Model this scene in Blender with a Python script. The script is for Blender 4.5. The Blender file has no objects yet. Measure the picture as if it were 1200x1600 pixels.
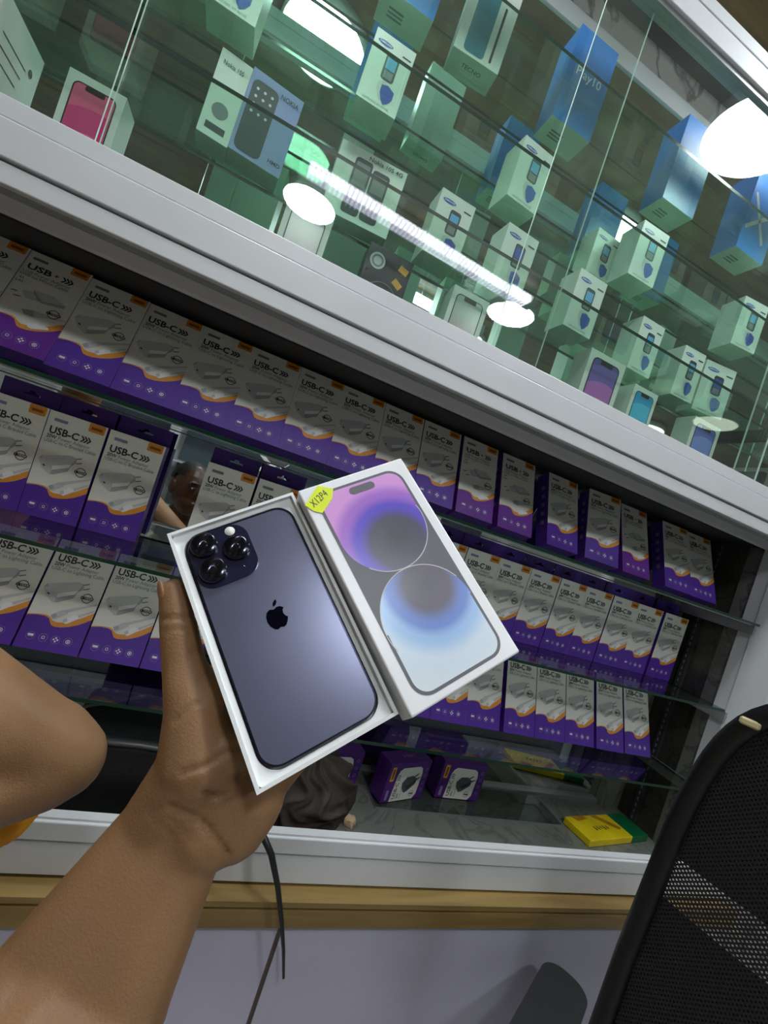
import bpy, bmesh, math, random
from mathutils import Vector, Matrix, Euler

# ------------------------------------------------------------------ camera
CZ = 1.45                       # camera height above the floor (m)
FPX = 700.0                     # focal length in pixels of the 1200x1600 frame
PSI = math.atan(FPX / 2049.0)   # yaw away from the wall normal
ROLL = math.atan(0.336)
SC = bpy.context.scene
COL = SC.collection
F = Vector((math.sin(PSI), math.cos(PSI), 0)); Hh = Vector((math.cos(PSI), -math.sin(PSI), 0)); Uu = Vector((0, 0, 1))
cR, sR = math.cos(ROLL), math.sin(ROLL)
CX = Hh * cR + Uu * sR; CY = -Hh * sR + Uu * cR
cam_d = bpy.data.cameras.new('camera'); cam = bpy.data.objects.new('camera', cam_d); COL.objects.link(cam)
cam_d.sensor_fit = 'VERTICAL'; cam_d.sensor_height = 36; cam_d.sensor_width = 27
cam_d.lens = FPX / 1600 * 36; cam_d.clip_start = 0.01; cam_d.clip_end = 50
cam.matrix_world = Matrix(((CX.x, CY.x, -F.x, 0), (CX.y, CY.y, -F.y, 0), (CX.z, CY.z, -F.z, CZ), (0, 0, 0, 1)))
SC.camera = cam
# ------------------------------------------------------------------ world, light, exposure
w = bpy.data.worlds.new('world'); SC.world = w; w.use_nodes = True
w.node_tree.nodes['Background'].inputs[0].default_value = (0.75, 0.85, 1, 1)
w.node_tree.nodes['Background'].inputs[1].default_value = 0.0
SC.view_settings.view_transform = 'Standard'; SC.view_settings.look = 'None'
SC.view_settings.gamma = 1; SC.view_settings.use_curve_mapping = False
SC.view_settings.exposure = 1.18
LAMP_E, LED_E = 26.0, 2.0
SC.cycles.transparent_max_bounces = 28; SC.cycles.max_bounces = 8; SC.cycles.glossy_bounces = 6
SC.cycles.caustics_reflective = True; SC.cycles.sample_clamp_indirect = 6.0

# ------------------------------------------------------------------ pixel -> place (z here is relative to the camera height)
def ray(p):
    x, y = p[0] - 600, p[1] - 800
    u, v = x * cR + y * sR, x * sR - y * cR
    return F + Hh * (u / FPX) + Uu * (v / FPX)
def atY(p, Y): d = ray(p); return d * (Y / d.y)
def atZ(p, z): d = ray(p); return d * (z / d.z)

# ------------------------------------------------------------------ materials
def lin(h):
    if isinstance(h, str):
        h = h.lstrip('#'); c = [int(h[i:i + 2], 16) / 255 for i in (0, 2, 4)]
        return tuple(x / 12.92 if x <= 0.04045 else ((x + 0.055) / 1.055) ** 2.4 for x in c)
    return h
MATS = {}
def mat(name, col, rough=0.5, metal=0.0, var=0.06, scale=40, bump=0.0, bscale=200, emit=None, spec=0.5, stretch=None, coat=0):
    if name in MATS: return MATS[name]
    m = bpy.data.materials.new(name); m.use_nodes = True; nt = m.node_tree; N = nt.nodes; L = nt.links
    b = N['Principled BSDF']; c = lin(col)
    b.inputs['Roughness'].default_value = rough; b.inputs['Metallic'].default_value = metal
    b.inputs['Specular IOR Level'].default_value = spec
    if coat: b.inputs['Coat Weight'].default_value = coat; b.inputs['Coat Roughness'].default_value = 0.05
    tc = N.new('ShaderNodeTexCoord'); vec = tc.outputs['Object']
    if stretch:
        mp = N.new('ShaderNodeMapping'); mp.inputs['Scale'].default_value = stretch; L.new(vec, mp.inputs[0]); vec = mp.outputs[0]
    nz = N.new('ShaderNodeTexNoise'); nz.inputs['Scale'].default_value = scale; nz.inputs['Detail'].default_value = 4; L.new(vec, nz.inputs['Vector'])
    rp = N.new('ShaderNodeValToRGB')
    rp.color_ramp.elements[0].position = 0.3; rp.color_ramp.elements[1].position = 0.7
    rp.color_ramp.elements[0].color = (*[x * (1 - var) for x in c], 1); rp.color_ramp.elements[1].color = (*[min(1, x * (1 + var)) for x in c], 1)
    L.new(nz.outputs['Fac'], rp.inputs[0]); L.new(rp.outputs[0], b.inputs['Base Color'])
    if bump:
        n2 = N.new('ShaderNodeTexNoise'); n2.inputs['Scale'].default_value = bscale; n2.inputs['Detail'].default_value = 3; L.new(vec, n2.inputs['Vector'])
        bp = N.new('ShaderNodeBump'); bp.inputs['Strength'].default_value = bump; bp.inputs['Distance'].default_value = 0.002
        L.new(n2.outputs['Fac'], bp.inputs['Height']); L.new(bp.outputs[0], b.inputs['Normal'])
    if emit:
        b.inputs['Emission Color'].default_value = (*lin(emit[0]), 1); b.inputs['Emission Strength'].default_value = emit[1]
    MATS[name] = m; return m
def glass(name, tint, f0=0.045, rough=0.0, scuff=0.0):
    m = bpy.data.materials.new(name); m.use_nodes = True; nt = m.node_tree; N = nt.nodes; L = nt.links; N.clear()
    out = N.new('ShaderNodeOutputMaterial'); mx = N.new('ShaderNodeMixShader'); tr = N.new('ShaderNodeBsdfTransparent'); gl = N.new('ShaderNodeBsdfGlossy')
    tr.inputs[0].default_value = (*tint, 1); gl.inputs[0].default_value = (1, 1, 1, 1); gl.inputs['Roughness'].default_value = rough
    g = N.new('ShaderNodeNewGeometry'); dt = N.new('ShaderNodeVectorMath'); dt.operation = 'DOT_PRODUCT'
    L.new(g.outputs['Incoming'], dt.inputs[0]); L.new(g.outputs['Normal'], dt.inputs[1])
    def mth(op, a, b=None):
        n = N.new('ShaderNodeMath'); n.operation = op
        for i, x in enumerate((a, b)):
            if x is None: continue
            if isinstance(x, (int, float)): n.inputs[i].default_value = x
            else: L.new(x, n.inputs[i])
        return n.outputs[0]
    c = mth('ABSOLUTE', dt.outputs['Value']); k = mth('POWER', mth('SUBTRACT', 1.0, c), 5.0)
    fr = mth('ADD', mth('MULTIPLY', k, 1 - f0), f0)
    L.new(fr, mx.inputs[0]); L.new(tr.outputs[0], mx.inputs[1]); L.new(gl.outputs[0], mx.inputs[2])
    last = mx.outputs[0]
    if scuff:
        df = N.new('ShaderNodeBsdfDiffuse'); df.inputs[0].default_value = (0.75, 0.85, 0.8, 1)
        tc = N.new('ShaderNodeTexCoord'); nz = N.new('ShaderNodeTexNoise'); nz.inputs['Scale'].default_value = 9; nz.inputs['Detail'].default_value = 6
        L.new(tc.outputs['Object'], nz.inputs['Vector'])
        k2 = mth('MULTIPLY', nz.outputs['Fac'], scuff); m2 = N.new('ShaderNodeMixShader')
        L.new(k2, m2.inputs[0]); L.new(last, m2.inputs[1]); L.new(df.outputs[0], m2.inputs[2]); last = m2.outputs[0]
    L.new(last, out.inputs[0]); MATS[name] = m; return m
def mirror(name, tint, rough=0.012):
    m = bpy.data.materials.new(name); m.use_nodes = True; nt = m.node_tree; b = nt.nodes['Principled BSDF']
    b.inputs['Metallic'].default_value = 1; b.inputs['Base Color'].default_value = (*tint, 1)
    tc = nt.nodes.new('ShaderNodeTexCoord'); nz = nt.nodes.new('ShaderNodeTexNoise'); nz.inputs['Scale'].default_value = 14; nz.inputs['Detail'].default_value = 6
    mr = nt.nodes.new('ShaderNodeMapRange'); mr.inputs['To Min'].default_value = rough * 0.3; mr.inputs['To Max'].default_value = rough * 1.8
    nt.links.new(tc.outputs['Object'], nz.inputs['Vector']); nt.links.new(nz.outputs['Fac'], mr.inputs[0]); nt.links.new(mr.outputs[0], b.inputs['Roughness'])
    MATS[name] = m; return m
def marble(name, base, vein, scale=3.0, rough=0.15):
    m = bpy.data.materials.new(name); m.use_nodes = True; nt = m.node_tree; N = nt.nodes; L = nt.links; b = N['Principled BSDF']; b.inputs['Roughness'].default_value = rough
    tc = N.new('ShaderNodeTexCoord'); n1 = N.new('ShaderNodeTexNoise'); n1.inputs['Scale'].default_value = scale; n1.inputs['Detail'].default_value = 8; n1.inputs['Distortion'].default_value = 1.6
    L.new(tc.outputs['Object'], n1.inputs['Vector'])
    r = N.new('ShaderNodeValToRGB'); e = r.color_ramp.elements
    e[0].position = 0.0; e[0].color = (*lin(base), 1); e[1].position = 1; e[1].color = (*lin(base), 1)
    a = r.color_ramp.elements.new(0.47); a.color = (*lin(base), 1); a = r.color_ramp.elements.new(0.5); a.color = (*lin(vein), 1); a = r.color_ramp.elements.new(0.53); a.color = (*lin(base), 1)
    n2 = N.new('ShaderNodeTexNoise'); n2.inputs['Scale'].default_value = scale * 0.8; n2.inputs['Detail'].default_value = 5; L.new(tc.outputs['Object'], n2.inputs['Vector'])
    mx = N.new('ShaderNodeMix'); mx.data_type = 'RGBA'; mx.blend_type = 'MULTIPLY'; mx.inputs[0].default_value = 0.5
    L.new(n1.outputs['Fac'], r.inputs[0]); L.new(r.outputs[0], mx.inputs[6]); L.new(n2.outputs['Color'], mx.inputs[7])
    bw = N.new('ShaderNodeRGBToBW'); L.new(n2.outputs['Color'], bw.inputs[0]); L.new(bw.outputs[0], mx.inputs[7])
    L.new(mx.outputs[2], b.inputs['Base Color']); MATS[name] = m; return m
def wood(name, a, b_, scale=(1.2, 16, 16), rough=0.45):
    m = bpy.data.materials.new(name); m.use_nodes = True; nt = m.node_tree; N = nt.nodes; L = nt.links; b = N['Principled BSDF']; b.inputs['Roughness'].default_value = rough
    tc = N.new('ShaderNodeTexCoord'); mp = N.new('ShaderNodeMapping'); mp.inputs['Scale'].default_value = scale; L.new(tc.outputs['Object'], mp.inputs[0])
    nz = N.new('ShaderNodeTexNoise'); nz.inputs['Scale'].default_value = 2.2; nz.inputs['Detail'].default_value = 9; nz.inputs['Distortion'].default_value = 0.6; L.new(mp.outputs[0], nz.inputs['Vector'])
    r = N.new('ShaderNodeValToRGB'); r.color_ramp.elements[0].position = 0.32; r.color_ramp.elements[1].position = 0.68
    r.color_ramp.elements[0].color = (*lin(a), 1); r.color_ramp.elements[1].color = (*lin(b_), 1)
    L.new(nz.outputs['Fac'], r.inputs[0]); L.new(r.outputs[0], b.inputs['Base Color'])
    bp = N.new('ShaderNodeBump'); bp.inputs['Strength'].default_value = 0.15; bp.inputs['Distance'].default_value = 0.002; L.new(nz.outputs['Fac'], bp.inputs['Height']); L.new(bp.outputs[0], b.inputs['Normal'])
    MATS[name] = m; return m
def radial(name, stops, center, rough=0.35, scale=(1, 0, 1), const=False, unit=0.1):
    """flat print: colour by distance from a point of the printed face (object x, z)."""
    m = bpy.data.materials.new(name); m.use_nodes = True; nt = m.node_tree; N = nt.nodes; L = nt.links; b = N['Principled BSDF']; b.inputs['Roughness'].default_value = rough
    tc = N.new('ShaderNodeTexCoord'); mp = N.new('ShaderNodeMapping'); mp.vector_type = 'POINT'
    mp.inputs['Scale'].default_value = scale; mp.inputs['Location'].default_value = (-center[0] * scale[0], 0, -center[1] * scale[2]); L.new(tc.outputs['Object'], mp.inputs[0])
    ln = N.new('ShaderNodeVectorMath'); ln.operation = 'LENGTH'; L.new(mp.outputs[0], ln.inputs[0])
    dv = N.new('ShaderNodeMath'); dv.operation = 'DIVIDE'; dv.inputs[1].default_value = unit; L.new(ln.outputs['Value'], dv.inputs[0])
    r = N.new('ShaderNodeValToRGB'); r.color_ramp.interpolation = 'CONSTANT' if const else 'EASE'
    e = r.color_ramp.elements
    for i, (p, c) in enumerate(stops):
        el = e[i] if i < 2 else e.new(p)
        el.position = p; el.color = (*lin(c), 1)
    L.new(dv.outputs[0], r.inputs[0]); L.new(r.outputs[0], b.inputs['Base Color']); MATS[name] = m; return m

M = MATS
mat('white_metal', '#dcdfe0', 0.35, var=0.03, scale=6); mat('white_metal_soft', '#dcdfe0', 0.35, var=0.03, scale=6)
mat('alu', '#a9adad', 0.35, 0.6, var=0.12, scale=12, stretch=(1, 20, 20)); mat('gap', '#0d0d0e', 0.7); mat('dark_board', '#3a3b3d', 0.55, var=0.2, scale=8)
mat('lavender', '#c9c6da', 0.45, var=0.05, scale=5, bump=0.05, bscale=30); mat('seam', '#5c4f48', 0.6)
wood('ply', '#7a6234', '#a08550'); wood('ceiling_wood', '#664e30', '#8f7047', (1.0, 9, 9), 0.35)
marble('marble_white', '#e9e4dc', '#8b857e', 3.2); marble('marble_dark', '#8d8f87', '#777972', 7.0, 0.12); marble('marble_side', '#8b8b84', '#6c6c65', 5.0, 0.18); marble('marble_black', '#4b4a3f', '#3b3a32', 7.0, 0.2)
glass('pane_glass', (0.955, 0.99, 0.97), 0.045, scuff=0.035); glass('shelf_glass', (0.85, 0.96, 0.90), 0.05); glass('smoke_shelf_glass', (0.72, 0.76, 0.74), 0.075)
mat('glass_edge', '#16382a', 0.15); mat('glass_edge_bright', '#d8efe2', 0.2); mat('glass_edge_green', '#16382a', 0.15)
mirror('mirror_green', (0.66, 0.85, 0.75)); mirror('mirror_plain', (0.84, 0.88, 0.86))
mat('wall_paint', '#e4e6e3', 0.6, var=0.03, scale=3); mat('floor_tile', '#c4bfb6', 0.35, var=0.1, scale=3)
mat('card_white', '#e8e8dc', 0.38, var=0.02); mat('card_purple', '#5731a0', 0.38, var=0.06, scale=20); mat('card_magenta', '#6c2f99', 0.38, var=0.06, scale=20); mat('card_dark_purple', '#33195f', 0.42, var=0.08)
mat('ink_orange', '#e59a3c', 0.4); mat('ink_tag', '#d98a2b', 0.4); mat('ink_dark', '#2b2c36', 0.45); mat('ink_grey', '#7c7d80', 0.45); mat('ink_light', '#c8cac8', 0.45); mat('ink_mid', '#a9acab', 0.45); mat('ink_paper', '#f0f1ef', 0.4); mat('ink_lilac', '#8d86ad', 0.45)
mat('ink_blue', '#2749ad', 0.35); mat('ink_sky', '#5fa7d8', 0.35); mat('ink_tagtext', '#8a4b12', 0.5); mat('black_print', '#15161a', 0.3)
mat('small_purple', '#55237f', 0.35, var=0.06); mat('small_dark_purple', '#391659', 0.4, var=0.06); mat('charger_dark', '#55585b', 0.4); mat('charger_darker', '#34373a', 0.4); mat('ink_yellow', '#e2a637', 0.4)
mat('yellow_card', '#f2d51c', 0.3, var=0.12, scale=18); mat('green_card', '#0d6a3f', 0.3, var=0.15, scale=20); mat('amber_card', '#c98a1e', 0.3, var=0.2, scale=30)
mat('box_white', '#dfe2da', 0.35, var=0.03); mat('box_grey', '#8f9289', 0.45, var=0.05); mat('box_blue', '#2f7fd0', 0.3, var=0.1, scale=8); mat('box_navy', '#24508c', 0.3, var=0.1, scale=8); mat('box_slate', '#53626b', 0.35, var=0.1, scale=6); mat('box_lav', '#8b93c8', 0.35, var=0.06, scale=8); mat('box_black', '#1d1e20', 0.25, var=0.1)
mat('phone_body', '#75788f', 0.30, 0.65, var=0.02); mat('phone_edge', '#2f2f42', 0.25, 0.8); mat('cam_plate', '#2d2e48', 0.12, 0.3, var=0.05, coat=0.6); mat('lens_ring', '#3a3b45', 0.15, 0.9); mat('lens_glass', '#050507', 0.03, spec=0.9, coat=1); mat('lens_core', '#14161c', 0.1, coat=0.5); mat('flash', '#f2f0e6', 0.3); mat('logo_dark', '#20213a', 0.08, 0.8)
mat('tray_white', '#eef0ee', 0.45, var=0.02); mat('lid_white', '#f2f3f3', 0.35, var=0.015); mat('lid_grey', '#616368', 0.4, var=0.03); mat('neon', '#e6f50a', 0.45, var=0.05, bump=0.2, bscale=60)
mat('skin', '#967250', 0.46, var=0.17, scale=11, bump=0.22, bscale=620, spec=0.35); mat('skin_deep', '#4a3122', 0.42, var=0.1, scale=20, spec=0.4); mat('nail', '#a5785b', 0.3, spec=0.5); mat('hair', '#100d0c', 0.7, bump=0.6, bscale=300)
mat('cream_shirt', '#d8d6c4', 0.8, var=0.06, bump=0.2, bscale=80); mat('orange_shirt', '#f0a010', 0.75, var=0.12, scale=14, bump=0.3, bscale=60); mat('black_cloth', '#141414', 0.85)
mat('bag_black', '#0c0c0d', 0.5, var=0.2, bump=0.3, bscale=120); mat('bag_trim', '#4b4c4c', 0.45); mat('case_grey', '#3a3f45', 0.5); mat('brown_cloth', '#3b322b', 0.75, var=0.25, scale=20, bump=0.3, bscale=120); mat('paper_tan', '#d9b893', 0.7); mat('cable_black', '#1b1c1d', 0.45)
mat('chair_black', '#0e0e0f', 0.45, var=0.15); mat('chair_pad', '#2b2c2e', 0.5, var=0.1, bump=0.1); mat('tag_cream', '#cbbf8e', 0.6); mat('lamp_rim', '#e8e8e6', 0.4)
mat('lamp_diffuser', '#ffffff', 0.5, var=0, emit=('#f4fbff', LAMP_E)); mat('lamp_diffuser_dim', '#ffffff', 0.5, var=0, emit=('#f0ffe8', 1.6))
for nm, a in (('wall_pink', ('#f070a8', '#dd4580', '#e8688c', '#d88c96')), ('wall_violet', ('#d884bc', '#b872bc', '#7c68b0', '#62609a')), ('wall_cyan', ('#4f8ed0', '#55bce0', '#3fa2d2', '#3680b8')), ('wall_navy', ('#7090dc', '#8494dc', '#6470c0', '#5a64ac')), ('wall_red', ('#c2696c', '#b9a9a4', '#aab4ae', '#a8b3ac')), ('wall_blush', ('#a77b80', '#b3a09c', '#a8a59e', '#9fa39a'))):
    radial(nm, [(0, a[0]), (0.30, a[1]), (0.55, a[2]), (0.8, a[3])], (0.008, 0.045), 0.2, const=(nm not in ('wall_red', 'wall_blush')), unit=0.14)
# LED batten cover: ribbed plastic lit from inside
m = bpy.data.materials.new('led_cover'); m.use_nodes = True; nt = m.node_tree; b = nt.nodes['Principled BSDF']
tc = nt.nodes.new('ShaderNodeTexCoord'); wv = nt.nodes.new('ShaderNodeTexWave'); wv.bands_direction = 'X'; wv.inputs['Scale'].default_value = 15
rp = nt.nodes.new('ShaderNodeMapRange'); rp.inputs['To Min'].default_value = 0.7 * LED_E; rp.inputs['To Max'].default_value = LED_E * 1.5
nt.links.new(tc.outputs['Object'], wv.inputs['Vector']); nt.links.new(wv.outputs['Fac'], rp.inputs[0]); nt.links.new(rp.outputs[0], b.inputs['Emission Strength'])
b.inputs['Emission Color'].default_value = (0.80, 0.76, 1.0, 1); M['led_cover'] = m
mat('led_fin', '#ffffff', 0.4, var=0, emit=('#f2efff', LED_E * 2.2))
# woven mesh of the office chair: open weave
m = bpy.data.materials.new('chair_mesh'); m.use_nodes = True; nt = m.node_tree; N = nt.nodes; b = N['Principled BSDF']; b.inputs['Base Color'].default_value = (0.012, 0.012, 0.013, 1); b.inputs['Roughness'].default_value = 0.6
tc = N.new('ShaderNodeTexCoord'); mp = N.new('ShaderNodeMapping'); mp.inputs['Rotation'].default_value = (0, math.radians(45), 0); mp.inputs['Scale'].default_value = (235, 235, 235); nt.links.new(tc.outputs['Object'], mp.inputs[0])
sp = N.new('ShaderNodeSeparateXYZ'); nt.links.new(mp.outputs[0], sp.inputs[0])
def _m(op, a, bb):
    n = N.new('ShaderNodeMath'); n.operation = op
    for i, x in enumerate((a, bb)):
        if isinstance(x, (int, float)): n.inputs[i].default_value = x
        elif x is not None: nt.links.new(x, n.inputs[i])
    return n.outputs[0]
hx = _m('GREATER_THAN', _m('FRACT', sp.outputs[0], None), 0.55); hz = _m('GREATER_THAN', _m('FRACT', sp.outputs[2], None), 0.55)
al = _m('SUBTRACT', 1.0, _m('MULTIPLY', hx, hz)); nt.links.new(al, b.inputs['Alpha']); M['chair_mesh'] = m
mat('chair_lining', '#141415', 0.7, var=0.3, scale=200)
# lid picture: two glowing discs on grey
def lid_disc(name, cz, dark, stops):
    return radial(name, stops, dark, 0.25, unit=0.1)
lid_disc('disc_top', 0, (0.006, 0.0205), [(0, '#55565c'), (0.20, '#5c5c68'), (0.31, '#6a5ccc'), (0.41, '#ad78d2'), (0.52, '#e0a5e2'), (0.8, '#ecc0ec')])
lid_disc('disc_low', 0, (0.008, -0.017), [(0, '#55565c'), (0.16, '#5f5d66'), (0.29, '#6f8ed2'), (0.38, '#a3c8ee'), (0.52, '#dbe9f3'), (0.8, '#e8eef0')])

# ------------------------------------------------------------------ mesh building
class MB:
    def __init__(s): s.v = []; s.f = []; s.m = []; s.mats = []; s.sm = []
    def mi(s, name):
        if name not in s.mats: s.mats.append(name)
        return s.mats.index(name)
    def add(s, vs, fs, mt, smooth=False):
        o = len(s.v); s.v += [tuple(v) for v in vs]; k = s.mi(mt)
        for f in fs: s.f.append([i + o for i in f]); s.m.append(k); s.sm.append(smooth)
        return s
    def box(s, x0, x1, y0, y1, z0, z1, mt, T=None, faces=None):
        vs = [Vector(p) for p in ((x0, y0, z0), (x1, y0, z0), (x1, y1, z0), (x0, y1, z0), (x0, y0, z1), (x1, y0, z1), (x1, y1, z1), (x0, y1, z1))]
        if T: vs = [T @ v for v in vs]
        fs = [(0, 3, 2, 1), (4, 5, 6, 7), (0, 1, 5, 4), (1, 2, 6, 5), (2, 3, 7, 6), (3, 0, 4, 7)]  # bottom top front right back left
        if faces is None: return s.add(vs, fs, mt)
        for f, mm in zip(fs, faces):
            if mm: s.add(vs, [f], mm)
        return s
    def bbox(s, x0, x1, y0, y1, z0, z1, mt, bev=0.002, seg=2, T=None, smooth=False):
        bm = bmesh.new(); bmesh.ops.create_cube(bm, size=1)
        for v in bm.verts: v.co = Vector(((x0 + x1) / 2 + v.co.x * (x1 - x0), (y0 + y1) / 2 + v.co.y * (y1 - y0), (z0 + z1) / 2 + v.co.z * (z1 - z0)))
        bmesh.ops.bevel(bm, geom=list(bm.edges), offset=bev, segments=seg, affect='EDGES', profile=0.5)
        return s.bm(bm, mt, smooth or bev > 0.005, T)
    def bm(s, bm, mt, smooth=False, T=None):
        bm.verts.index_update(); vs = [(T @ v.co) if T else v.co.copy() for v in bm.verts]; fs = [[v.index for v in f.verts] for f in bm.faces]
        bm.free(); return s.add(vs, fs, mt, smooth)
    def flat(s, pts, y, mt):                # polygon in the x/z plane, facing -y
        n = len(pts)
        a = sum(pts[i][0] * pts[(i + 1) % n][1] - pts[(i + 1) % n][0] * pts[i][1] for i in range(n))
        if a < 0: pts = pts[::-1]
        return s.add([(p[0], y, p[1]) for p in pts], [list(range(n))], mt)
    def ring(s, cx, cz, r0, r1, y, mt, n=24):
        vs = []; fs = []
        for i in range(n):
            a = 2 * math.pi * i / n; vs += [(cx + r0 * math.cos(a), y, cz + r0 * math.sin(a)), (cx + r1 * math.cos(a), y, cz + r1 * math.sin(a))]
        for i in range(n): j = (i + 1) % n; fs.append([2 * i, 2 * i + 1, 2 * j + 1, 2 * j])
        return s.add(vs, fs, mt)
    def prism(s, pts, y0, y1, mt, side=None, smooth=False):     # outline in x/z pushed along y
        n = len(pts)
        a = sum(pts[i][0] * pts[(i + 1) % n][1] - pts[(i + 1) % n][0] * pts[i][1] for i in range(n))
        if a < 0: pts = pts[::-1]
        vs = [(p[0], y0, p[1]) for p in pts] + [(p[0], y1, p[1]) for p in pts]
        s.add(vs, [list(range(n)), list(range(2 * n - 1, n - 1, -1))], mt)
        return s.add(vs, [[i, i + n, (i + 1) % n + n, (i + 1) % n] for i in range(n)], side or mt, smooth)
    def tube(s, path, r, mt, seg=8, closed=False):
        P = [Vector(p) for p in path]; n = len(P); vs = []; fs = []
        rr = r if isinstance(r, (list, tuple)) else [r] * n; up = None
        for i, p in enumerate(P):
            t = (P[(i + 1) % n if closed else min(i + 1, n - 1)] - P[(i - 1) % n if closed else max(i - 1, 0)]).normalized()
            if up is None: up = t.orthogonal().normalized()
            up = (up - t * up.dot(t)); up = up.normalized() if up.length > 1e-6 else t.orthogonal().normalized()
            sd = t.cross(up)
            for k in range(seg):
                a = 2 * math.pi * k / seg; vs.append(p + (up * math.cos(a) + sd * math.sin(a)) * rr[i])
        for i in range(n if closed else n - 1):
            j = (i + 1) % n
            for k in range(seg): l = (k + 1) % seg; fs.append([i * seg + k, i * seg + l, j * seg + l, j * seg + k])
        if not closed: fs += [list(range(seg))[::-1], [(n - 1) * seg + k for k in range(seg)]]
        return s.add(vs, fs, mt, True)
    def cyl(s, p0, p1, r0, r1, mt, seg=24, smooth=True):
        return s.tube([p0, p1], [r0, r1], mt, seg)
    def ell(s, c, rad, mt, T=None, seg=20, rings=12):
        vs = [(0, 0, 1)]; fs = []
        for i in range(1, rings):
            a = math.pi * i / rings
            for k in range(seg): b = 2 * math.pi * k / seg; vs.append((math.sin(a) * math.cos(b), math.sin(a) * math.sin(b), math.cos(a)))
        vs.append((0, 0, -1)); last = len(vs) - 1
        for k in range(seg): fs.append([0, 1 + k, 1 + (k + 1) % seg])
        for i in range(rings - 2):
            for k in range(seg): a0 = 1 + i * seg + k; a1 = 1 + i * seg + (k + 1) % seg; fs.append([a0, a0 + seg, a1 + seg, a1])
        for k in range(seg): fs.append([last, 1 + (rings - 2) * seg + (k + 1) % seg, 1 + (rings - 2) * seg + k])
        R = T if T else Matrix.Identity(3)
        vs = [Vector(c) + R @ Vector((v[0] * rad[0], v[1] * rad[1], v[2] * rad[2])) for v in vs]
        return s.add(vs, fs, mt, True)
    def caps(s, p0, r0, p1, r1, mt='skin', seg=14):             # tapered capsule
        p0, p1 = Vector(p0), Vector(p1); d = p1 - p0; L = d.length; t = d / L
        path = []; rad = []
        for a in (-85, -60, -30): path.append(p0 + t * r0 * math.sin(math.radians(a))); rad.append(r0 * math.cos(math.radians(a)))
        for k in range(5): q = k / 4; path.append(p0 + d * q); rad.append(r0 + (r1 - r0) * q)
        for a in (30, 60, 85): path.append(p1 + t * r1 * math.sin(math.radians(a))); rad.append(r1 * math.cos(math.radians(a)))
        return s.tube(path, rad, mt, seg)
    def mesh(s, name):
        me = bpy.data.meshes.new(name); me.from_pydata(s.v, [], s.f)
        for k in s.mats: me.materials.append(M[k])
        me.polygons.foreach_set('material_index', s.m); me.polygons.foreach_set('use_smooth', s.sm); me.update(); return me
    def build(s, name, parent=None, mw=None):
        return link(name, s.mesh(name), parent, mw)
def link(name, me, parent=None, mw=None):
    o = bpy.data.objects.new(name, me); COL.objects.link(o)
    if mw is not None: o.matrix_world = mw
    if parent: o.parent = parent
    return o
def tag(o, label=None, cat=None, group=None, kind=None):
    for k, v in (('label', label), ('category', cat), ('group', group), ('kind', kind)):
        if v: o[k] = v
    return o
def empty(name, loc=(0, 0, 0), rz=0, rx=0, label=None, cat=None, group=None):
    o = bpy.data.objects.new(name, None); COL.objects.link(o); o.empty_display_size = 0.02
    o.location = (loc[0], loc[1], loc[2] + CZ); o.rotation_euler = (rx, 0, rz)
    return tag(o, label, cat, group)
def W(x, y, z): return (x, y, z + CZ)
def rrect(x0, x1, z0, z1, r, n=6):
    pts = []
    for cx, cz, a0 in ((x1 - r, z1 - r, 0), (x0 + r, z1 - r, 90), (x0 + r, z0 + r, 180), (x1 - r, z0 + r, 270)):
        for i in range(n + 1): a = math.radians(a0 + 90 * i / n); pts.append((cx + r * math.cos(a), cz + r * math.sin(a)))
    return pts
def disc(cx, cz, r, n=24, rz=None): return [(cx + r * math.cos(2 * math.pi * i / n), cz + (rz or r) * math.sin(2 * math.pi * i / n)) for i in range(n)]
_TC = {}
def text(mb, s, x, z, size, y, mt, sx=1.0, bold=0.0, rot=0.0, fit=None, shear=0.0, flip=False):
    """lettering lying in the x/z plane; x, z is its left baseline; fit = wanted width"""
    key = (s, bold, shear)
    if key not in _TC:
        cu = bpy.data.curves.new('lettering', 'FONT'); cu.body = s; cu.size = 1; cu.offset = bold; cu.shear = shear; cu.resolution_u = 2
        ob = bpy.data.objects.new('lettering', cu); COL.objects.link(ob); dg = bpy.context.evaluated_depsgraph_get()
        me = bpy.data.meshes.new_from_object(ob.evaluated_get(dg)); _TC[key] = ([v.co.copy() for v in me.vertices], [list(p.vertices) for p in me.polygons])
        bpy.data.objects.remove(ob); bpy.data.curves.remove(cu); bpy.data.meshes.remove(me)
    vs, fs = _TC[key]
    if fit: sx = fit / (max(v.x for v in vs) * size)
    c, sn = math.cos(rot), math.sin(rot); out = []
    for v in vs:
        a, b_ = v.x * size * sx, v.y * size; out.append((x + a * c - b_ * sn, y, z + a * sn + b_ * c))
    return mb.add(out, fs, mt)

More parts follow.
